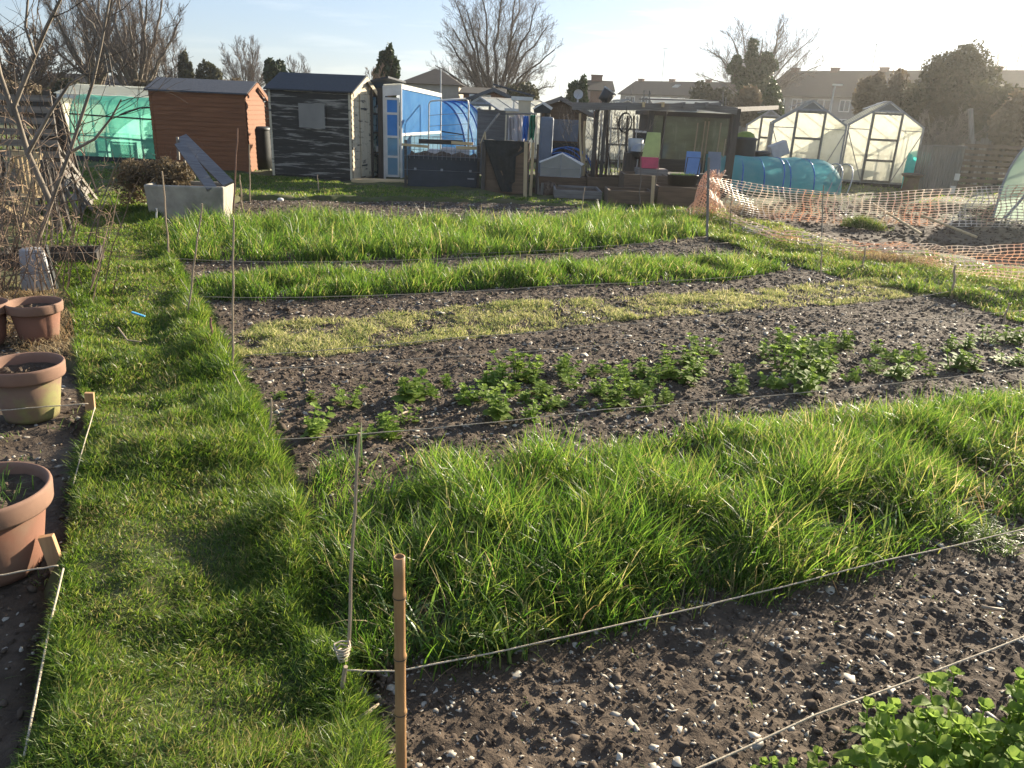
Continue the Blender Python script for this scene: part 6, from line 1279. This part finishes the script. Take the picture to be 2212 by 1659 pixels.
bare_tree('right of the two large multi-stemmed bare trees at the upper left', 295, 180, 50, hgt(295, -70, 50), 205, 13, stems=16, lev=5, r=.42, trunk=.12, sp=.42, up=.25, m='bark_pale', group='large bare trees at the upper left', minr=.006)
bare_tree('smaller bare tree just right of the two large left ones', 366, 180, 62, hgt(366, 78, 62), 95, 14, stems=12, lev=4, r=.2, group='large bare trees at the upper left', m='bark_pale')
bare_tree('rounded pale bare tree on the skyline above the red-brown shed', 532, 185, 70, hgt(532, 82, 70), 98, 15, stems=14, lev=4, r=.2, m='bark_pale', twm='twig', trunk=.2, ang=1.1)
bare_tree('small faint bare tree behind the small dark evergreen', 640, 180, 75, hgt(640, 118, 75), 70, 16, stems=10, lev=3, r=.1)
bare_tree('bare orange-lit shrub beside the dark conifer', 812, 190, 40, hgt(812, 140, 40), 60, 17, stems=9, lev=3, r=.05, twm='twig_red')
bare_tree('wide bare tree crown behind the ivy covered tree at the right', 1632, 225, 66, hgt(1632, 42, 66), 232, 18, stems=18, lev=4, r=.3, m='bark_pale', trunk=.28, sp=.5, twm='twig', minr=.006)
for i, (x, yt, Y, wd, lab) in enumerate(((2010, 130, 90, 120, 'leftmost of the faint bare trees behind the terrace at the far right'), (2110, 105, 88, 110, 'middle of the faint bare trees behind the terrace at the far right'), (2195, 82, 86, 130, 'rightmost of the faint bare trees behind the terrace at the far right'))):
    bare_tree(lab, x, 220, Y+25, hgt(x, yt, Y+25), wd, 20+i, stems=11, lev=3, r=.2, group='bare trees behind the terrace', m='bark_pale')
bare_tree('low frosty-looking bare apple tree behind the slatted bin', 2030, 330, 26, hgt(2030, 236, 26), 150, 31, stems=12, lev=3, r=.07, m='bark_pale', twm='bark_pale', trunk=.15, sp=.6, up=.05, minr=.005)
bare_tree('small bare tree at the left edge of the skyline', 60, 200, 45, hgt(60, 60, 45), 200, 33, stems=12, lev=4, r=.2, m='bark_pale', minr=.015)
def bush(label, x, Y, ytop, wpx, n, size, m, seed, name='evergreen_tree', cat='tree', blobs=9, shape='round', group=None, ybase=260, trunkr=.12, d=None):
    rr = random.Random(seed); h = Zq(x, ytop, Y); W = wpx/F_PX*Y/2*1.03; t = thing(name, label, cat, (Xq(x, ybase, Y), Y, 0), 0, group); C = []; D = d or W
    C.append(((0, 0, h*.5), (W*.75, D*.75, h*.42)))
    for k in range(blobs):
        z = rr.uniform(.25, .92); 
        wf = (1-z)**.8*1.15 if shape == 'cone' else math.sqrt(max(.06, 1-abs(2*z-1)**2.4))
        a = rr.uniform(0, 6.283); q = rr.uniform(.35, .8)*wf; s = rr.uniform(.18, .34)*(.6 if shape == 'cone' else 1)
        C.append(((math.cos(a)*q*W, math.sin(a)*q*D, z*h), (W*s*1.3, D*s*1.3, h*s*.75)))
    if shape == 'cone': C[0] = ((0, 0, h*.42), (W*.6, D*.6, h*.36)); C += [((W*.08*rr.gauss(0, 1), 0, h*.86), (W*.16, W*.16, h*.15)), ((-W*.25, 0, h*.72), (W*.25, W*.25, h*.2)), ((W*.3, 0, h*.66), (W*.25, W*.25, h*.2))]
    o = crown('crown', C, n, size, M[m], t, seed); mb = MB(); mb.tube([(0, 0, -.2), (0, 0, h*.6)], [trunkr, trunkr*.4], 7); 
    for k in range(12): a = rr.uniform(0, 6.28); z = rr.uniform(.15, .6)*h; mb.tube([(0, 0, z), (math.cos(a)*W*.6, math.sin(a)*D*.6, z+h*.25)], [trunkr*.35, trunkr*.08], 4)
    mb.build('trunk', M['bark'], t); return t
bush('dark pointed conifer rising behind the blue greenhouse', 838, 42, 92, 84, 9000, .14, 'leaf_dark', 41, shape='cone', blobs=16)
bush('small rounded dark evergreen above the black shed roof', 615, 48, 133, 76, 6000, .13, 'leaf_dark', 42, blobs=12)
bush('brownish conical evergreen above the red-brown shed', 412, 60, 112, 60, 5000, .15, 'leaf_hedge', 43, shape='cone', blobs=12)
bush('olive bushy tree between the conical evergreen and the rounded bare tree', 460, 62, 124, 84, 5000, .17, 'leaf_hedge', 44)
bush('round dark evergreen left of the house with a chimney', 1243, 36, 170, 62, 7000, .09, 'leaf_dark', 45, blobs=14)
bush('low olive tree behind the brick garage gable', 1125, 48, 190, 100, 6000, .12, 'leaf_hedge', 46)
Yi = 56; ti = thing('ivy_tree', 'ivy-clad trunk with dense dark ivy and gaps, right of centre on the skyline', 'tree', (Xq(1622, 260, Yi), Yi, 0)); rr = random.Random(47)
def ic(x, y, r, ry=None): q = Q(x, y, Yi); r = r/F_PX*Yi; return ((q.x-ti.location.x, rr.uniform(-.6, .6), q.z), (r, r, (ry or r*F_PX/Yi)/F_PX*Yi))
crown('ivy', [ic(1624, 102, 9, 16), ic(1620, 128, 15, 18), ic(1592, 134, 13), ic(1580, 148, 12), ic(1600, 155, 13), ic(1625, 160, 17, 22), ic(1652, 128, 12), ic(1664, 142, 14), ic(1645, 152, 13), ic(1600, 185, 14), ic(1630, 192, 20, 22), ic(1660, 176, 13), ic(1667, 198, 18), ic(1640, 222, 24), ic(1606, 215, 16), ic(1668, 224, 16), ic(1588, 172, 8)], 13000, .13, M['leaf_ivy'], ti, 47)
mb = MB(); mb.tube([(0, 0, -.3), (.1, 0, Zq(1622, 160, Yi)), (.1, 0, Zq(1622, 110, Yi))], [.45, .25, .08], 8)
for (x, y) in ((1582, 150), (1662, 140), (1592, 120), (1650, 118)): e_ = Q(x, y, Yi); mb.tube([(0, 0, Zq(1622, 210, Yi)), ((e_.x-ti.location.x)*.6, 0, e_.z-1.2), (e_.x-ti.location.x, 0, e_.z)], [.2, .13, .05], 6)
mb.build('trunk', M['bark'], ti)
bush('brown hazy thicket beneath the ivy-clad tree', 1600, 45, 195, 120, 9000, .11, 'leaf_brown', 48, cat='bush', name='thicket')
bush('dark leafy shrub right of the ivy-clad trunk base', 1665, 42, 170, 60, 4000, .10, 'leaf_ivy', 49, cat='bush', name='shrub')
bush('olive hedge shrub above the pergola at the terrace roof', 1520, 60, 193, 110, 5000, .15, 'leaf_hedge', 50, cat='bush', name='shrub')
bush('big dark rounded evergreen before the terrace at the right', 2035, 34, 132, 175, 42000, .07, 'leaf_hedge', 51, blobs=30, d=2.0)
bush('brown rounded bush between the right greenhouse and the big evergreen', 1900, 36, 168, 110, 9000, .10, 'leaf_brown', 52, cat='bush', name='bush', blobs=12)
bush('lower brown bush right of the big evergreen', 2140, 31, 190, 150, 12000, .10, 'leaf_hedge', 53, cat='bush', name='bush', blobs=14, d=1.8)
bush('pale feathery bush above the mesh tunnel at the right edge', 2215, 27, 215, 130, 9000, .09, 'leaf_brown', 54, cat='bush', name='bush', blobs=14)
for i, (x, yt, w_, lab) in enumerate(((60, 178, 150, 'brown hedge mass at the left edge below the bare trees'), (190, 172, 160, 'second brown hedge mass from the left below the bare trees'), (310, 176, 130, 'third brown hedge mass, left of the red-brown shed roof'), (640, 172, 130, 'olive hedge mass behind the black shed'), (500, 168, 90, 'olive hedge mass behind the red-brown shed'))):
    bush(lab, x, 40, yt, w_, 7000, .11, ('leaf_brown', 'leaf_hedge')[i % 2], 60+i, name='hedge', cat='hedge', group='hedge along the left skyline', d=1.2)
# ---- brick garage
def house(label, name, cat, x0, x1, yb, ye, yr, Y, d, mw, mr_, rz=0, gable_front=False, hip=False, wins=(), doors=(), chim=(), group=None, eave=.25):
    xa, xb = Xq(x0, yb, Y), Xq(x1, yb, Y); w = xb-xa; he = Zq((x0+x1)/2, ye, Y); hr = Zq((x0+x1)/2, yr, Y+(0 if gable_front else d/2)); t = thing(name, label, cat, (xa, Y, 0), rz, group)
    mb = MB()
    if gable_front: mb.prism([(0, 0, 0), (w, 0, 0), (w, 0, he), (w/2, 0, hr), (0, 0, he)], (0, d, 0))
    elif hip: mb.box(0, 0, 0, w, d, he)
    else: mb.prism([(0, 0, 0), (0, d, 0), (0, d, he), (0, d/2, hr), (0, 0, he)], (w, 0, 0))
    mb.build('walls', M[mw], t); rf = MB(); e = eave; th = .12
    if gable_front: s = (hr-he)/(w/2); rf.prism([(-e, -e, he-e*s+.03), (w/2, -e, hr+.03), (w+e, -e, he-e*s+.03), (w+e, -e, he-e*s+th), (w/2, -e, hr+th+.05), (-e, -e, he-e*s+th)], (0, d+2*e, 0))
    elif hip:
        q = min(w, d)/2*.9; rf.add([(-e, -e, he+.01), (w+e, -e, he+.01), (w+e, d+e, he+.01), (-e, d+e, he+.01), (w/2-max(0, w/2-q), d/2, hr), (w/2+max(0, w/2-q), d/2, hr)], [(0,1,5,4), (1,2,5), (2,3,4,5), (3,0,4), (3,2,1,0)])
    else: s = (hr-he)/(d/2); rf.prism([(-e, -e, he-e*s+.03), (-e, d/2, hr+.03), (-e, d+e, he-e*s+.03), (-e, d+e, he-e*s+th), (-e, d/2, hr+th+.05), (-e, -e, he-e*s+th)], (w+2*e, 0, 0))
    ro = rf.build('roof', M[mr_], t)
    for (u, sz) in chim: 
        mb = MB(); cxx = u*w; mb.box(cxx-sz, d/2-.3, hr-.5, cxx+sz, d/2+.3, hr+.55); mb.box(cxx-sz-.05, d/2-.35, hr+.55, cxx+sz+.05, d/2+.35, hr+.65); ch = mb.build('chimney', M['brick'], ro)
    for (u, z0, ww, hh, mt) in wins:
        fr_ = MB(); f = .06; x = u*w; fr_.box(x, -.05, z0, x+ww, -.01, z0+f); fr_.box(x, -.05, z0+hh-f, x+ww, -.01, z0+hh); fr_.box(x, -.052, z0+f, x+f, -.01, z0+hh-f); fr_.box(x+ww-f, -.052, z0+f, x+ww, -.01, z0+hh-f); fr_.box(x+ww*.5-f/2, -.052, z0+f, x+ww*.5+f/2, -.01, z0+hh-f)
        wi = fr_.build('window', M['white'], t); mb = MB(); mb.box(x+f*.5, -.03, z0+f*.5, x+ww-f*.5, -.02, z0+hh-f*.5); mb.build('pane', M[mt], wi)
    return t, w, he, hr
house('single brick garage with a low gable behind the grey fence panel', 'brick_garage', 'garage', 1000, 1130, 250, 225, 200, 30, 7, 'brick', 'felt_grey', gable_front=True, wins=((.1, 1.1, .8, 1.0, 'win'),))
house('cream rendered bungalow with a hipped brown roof, behind the blue greenhouse', 'hipped_bungalow', 'house', 872, 990, 250, 182, 149, 48, 6, 'render', 'tile', hip=True, wins=((.55, 1.9, .35, .5, 'win'),))
house('small low brown outbuilding under the large central bare tree', 'low_outbuilding', 'outbuilding', 1000, 1080, 250, 206, 196, 44, 5, 'brick', 'tile')
house('long brown-roofed house half hidden by hedges at the far left', 'low_house', 'house', 60, 345, 230, 192, 166, 62, 8, 'brick', 'tile')
# terrace rows, running towards the right and nearer
def terrace(label, a, b, he, hr, d, units, group, mw='wall_grey', dorm=(), wins=True, skyl=(), aer=()):
    A = Vector(a); B = Vector(b); L = (B-A).length; rz = math.atan2(B.y-A.y, B.x-A.x); t = thing('terraced_row', label, 'terraced houses', (A.x, A.y, 0), rz, group); mb = MB()
    mb.prism([(0, 0, 0), (0, d, 0), (0, d, he), (0, d/2, hr), (0, 0, he)], (L, 0, 0)); mb.build('walls', M[mw], t); s = (hr-he)/(d/2); e = .35; th = .15
    mb = MB(); mb.prism([(-e, -e, he-e*s+.03), (-e, d/2, hr+.03), (-e, d+e, he-e*s+.03), (-e, d+e, he-e*s+th), (-e, d/2, hr+th+.05), (-e, -e, he-e*s+th)], (L+2*e, 0, 0)); ro = mb.build('roof', M['tile'], t)
    U = L/units
    for k in range(units+1):
        x = min(max(k*U, .6), L-.6); mb = MB(); mb.box(x-.36, d/2-.3, hr-.4, x+.36, d/2+.3, hr+.4); mb.box(x-.42, d/2-.36, hr+.4, x+.42, d/2+.36, hr+.5); ch = mb.build('chimney', M['brick'], ro)
        mb = MB(); [mb.lathe([(.13, 0), (.11, .35)], 8, (x+dx, d/2, hr+.87)) for dx in (-.3, .3)]; mb.build('chimney_pots', M['terra'], ro) if False else None
    for k in range(units):
        for (ox, ww) in ((.16, 1.5), (.62, 1.1)):
            for z0, hh in ((he-1.45, 1.15), (.9, 1.3)):
                x = k*U+ox*U; f = .09; fr_ = MB(); fr_.box(x, -.06, z0, x+ww, -.01, z0+f); fr_.box(x, -.06, z0+hh-f, x+ww, -.01, z0+hh); fr_.box(x, -.062, z0+f, x+f, -.01, z0+hh-f); fr_.box(x+ww-f, -.062, z0+f, x+ww, -.01, z0+hh-f); fr_.box(x+ww*.5-f/2, -.062, z0+f, x+ww*.5+f/2, -.01, z0+hh-f)
                wi = fr_.build('window', M['white'], t); mb = MB(); mb.box(x+f*.5, -.04, z0+f*.5, x+ww-f*.5, -.03, z0+hh-f*.5); mb.build('pane', M['win'], wi)
    for x in skyl:
        z = he+(hr-he)*.6; y = d/2*.6; mb = MB(); n_ = Vector((0, -s, 1)).normalized(); mb.prism([(x, y-.5, z-.5*s+.2), (x+.9, y-.5, z-.5*s+.2), (x+.9, y+.4, z+.4*s+.2), (x, y+.4, z+.4*s+.2)], (0, -.05, .08)); mb.build('skylight', M['clear'], t)
    for x, h in aer:
        mb = MB(); zz = hr+.1; mb.tube([(x, d/2, zz), (x, d/2, zz+h)], .04, 4); mb.tube([(x-.5, d/2, zz+h), (x+.5, d/2, zz+h)], .03, 4); [mb.tube([(x+q, d/2-.35, zz+h), (x+q, d/2+.35, zz+h)], .02, 3) for q in (-.4, -.15, .1, .35)]; mb.build('aerial', M['galv'], t)
    return t
A = Q(1650, 230, 88); B = Q(2330, 230, 70)
zr = Zq(1740, 160, 92); ze = Zq(1740, 208, 86)
terrace('near long brown-roofed terrace with grey walls and white windows along the right skyline', (A.x, 88, 0), (B.x, 66, 0), ze, zr, 9, 6, 'terraces along the right skyline', skyl=(), aer=((9, 2.6), (17, 2.6), (22, 2.3)))
A = Q(1335, 230, 120); B = Q(1720, 230, 95); zr = Zq(1420, 180, 122); ze = Zq(1420, 206, 117)
terrace('farther brown-roofed terrace with two skylights above the pergola', (A.x, 118, 0), (B.x, 104, 0), ze, zr, 9, 4, 'terraces along the right skyline', skyl=(7.0, 10.5), aer=((4, 4.5), (15, 4.5)))
house('house with a brick chimney and side gable left of the terraces', 'gabled_house', 'house', 1272, 1318, 250, 196, 178, 75, 5, 'brick', 'tile', gable_front=False, chim=((.35, .5),))
# pole with dish, lamp post
t = thing('street_lamp', 'slim grey street lamp before the terrace windows', 'street lamp', (Xq(1790, 260, 60), 60, 0)); h = Zq(1797, 184, 60); mb = MB(); mb.tube([(0, 0, 0), (0, 0, h-.4), (.05, 0, h)], [.09, .06, .05], 8); mb.build('column', M['greypipe'], t); mb = MB(); mb.box(-.15, -.1, h-.02, .55, .1, h+.08); mb.build('lamp_head', M['white'], t, bevel=.02)
t = thing('satellite_dish', 'round grey satellite dish on a pole before the round evergreen', 'dish', (Xq(1245, 260, 24), 24, 0)); h = Zq(1239, 204, 24); mb = MB(); mb.tube([(0, 0, 0), (0, 0, h)], .03, 6); mb.build('pole', M['galv'], t); mb = MB(); mb.lathe([(.001, 0), (.08, .01), (.12, .03), (.14, .05)], 20); Mx = Matrix.Translation((0, -.05, h)) @ Matrix.Rotation(R(75), 4, 'X'); mb.v = [tuple(Mx @ Vector(v)) for v in mb.v]; mb.build('dish', M['greypipe'], t, smooth=True)
for (x, y, yb, Y, lab) in ((952, 152, 210, 40, 'slim white pole before the bungalow roof'),):
    h = Zq(x, y, Y); mb = MB(); mb.tube([(0, 0, 0), (0, 0, h)], .035, 6); o = mb.build('white_pole', M['white']); o.location = (Xq(x, yb, Y), Y, 0); tag(o, lab, 'pole')
t = thing('fence_screen', 'long weathered board fence closing the plots behind the pergola clutter', 'fence', (Xq(1160, 300, 29), 29, 0)); mb = MB(); Lf = Xq(2230, 300, 29)-Xq(1160, 300, 29)
for k in range(int(Lf/.16)): hh = 1.35+.08*math.sin(k*1.7); mb.box(k*.16, 0, .03, k*.16+.135, .02, hh)
mb.build('boards', M['grey_wood_z'], t); mb = MB(); [mb.box(x, .025, 0, x+.09, .1, 1.55) for x in np.arange(0, Lf, 1.8)]; mb.build('posts', M['dark_post'], t)
# ------------------------------------------------------------ scattering volume added to imitate veiling sun glare
hz = bpy.data.materials.new('glare_haze'); hz.use_nodes = True; t_ = hz.node_tree; t_.nodes.clear(); vo = t_.nodes.new('ShaderNodeVolumePrincipled'); oo = t_.nodes.new('ShaderNodeOutputMaterial')
vo.inputs['Color'].default_value = (.95, .93, .9, 1); vo.inputs['Density'].default_value = .0007; vo.inputs['Anisotropy'].default_value = .72; t_.links.new(vo.outputs[0], oo.inputs['Volume'])
mb = MB(); mb.box(-520, -520, -1.3, 520, 520, 22); o = mb.build('glare_haze', hz); o['kind'] = 'stuff'
scene.cycles.volume_step_rate = 4; scene.cycles.volume_bounces = 0
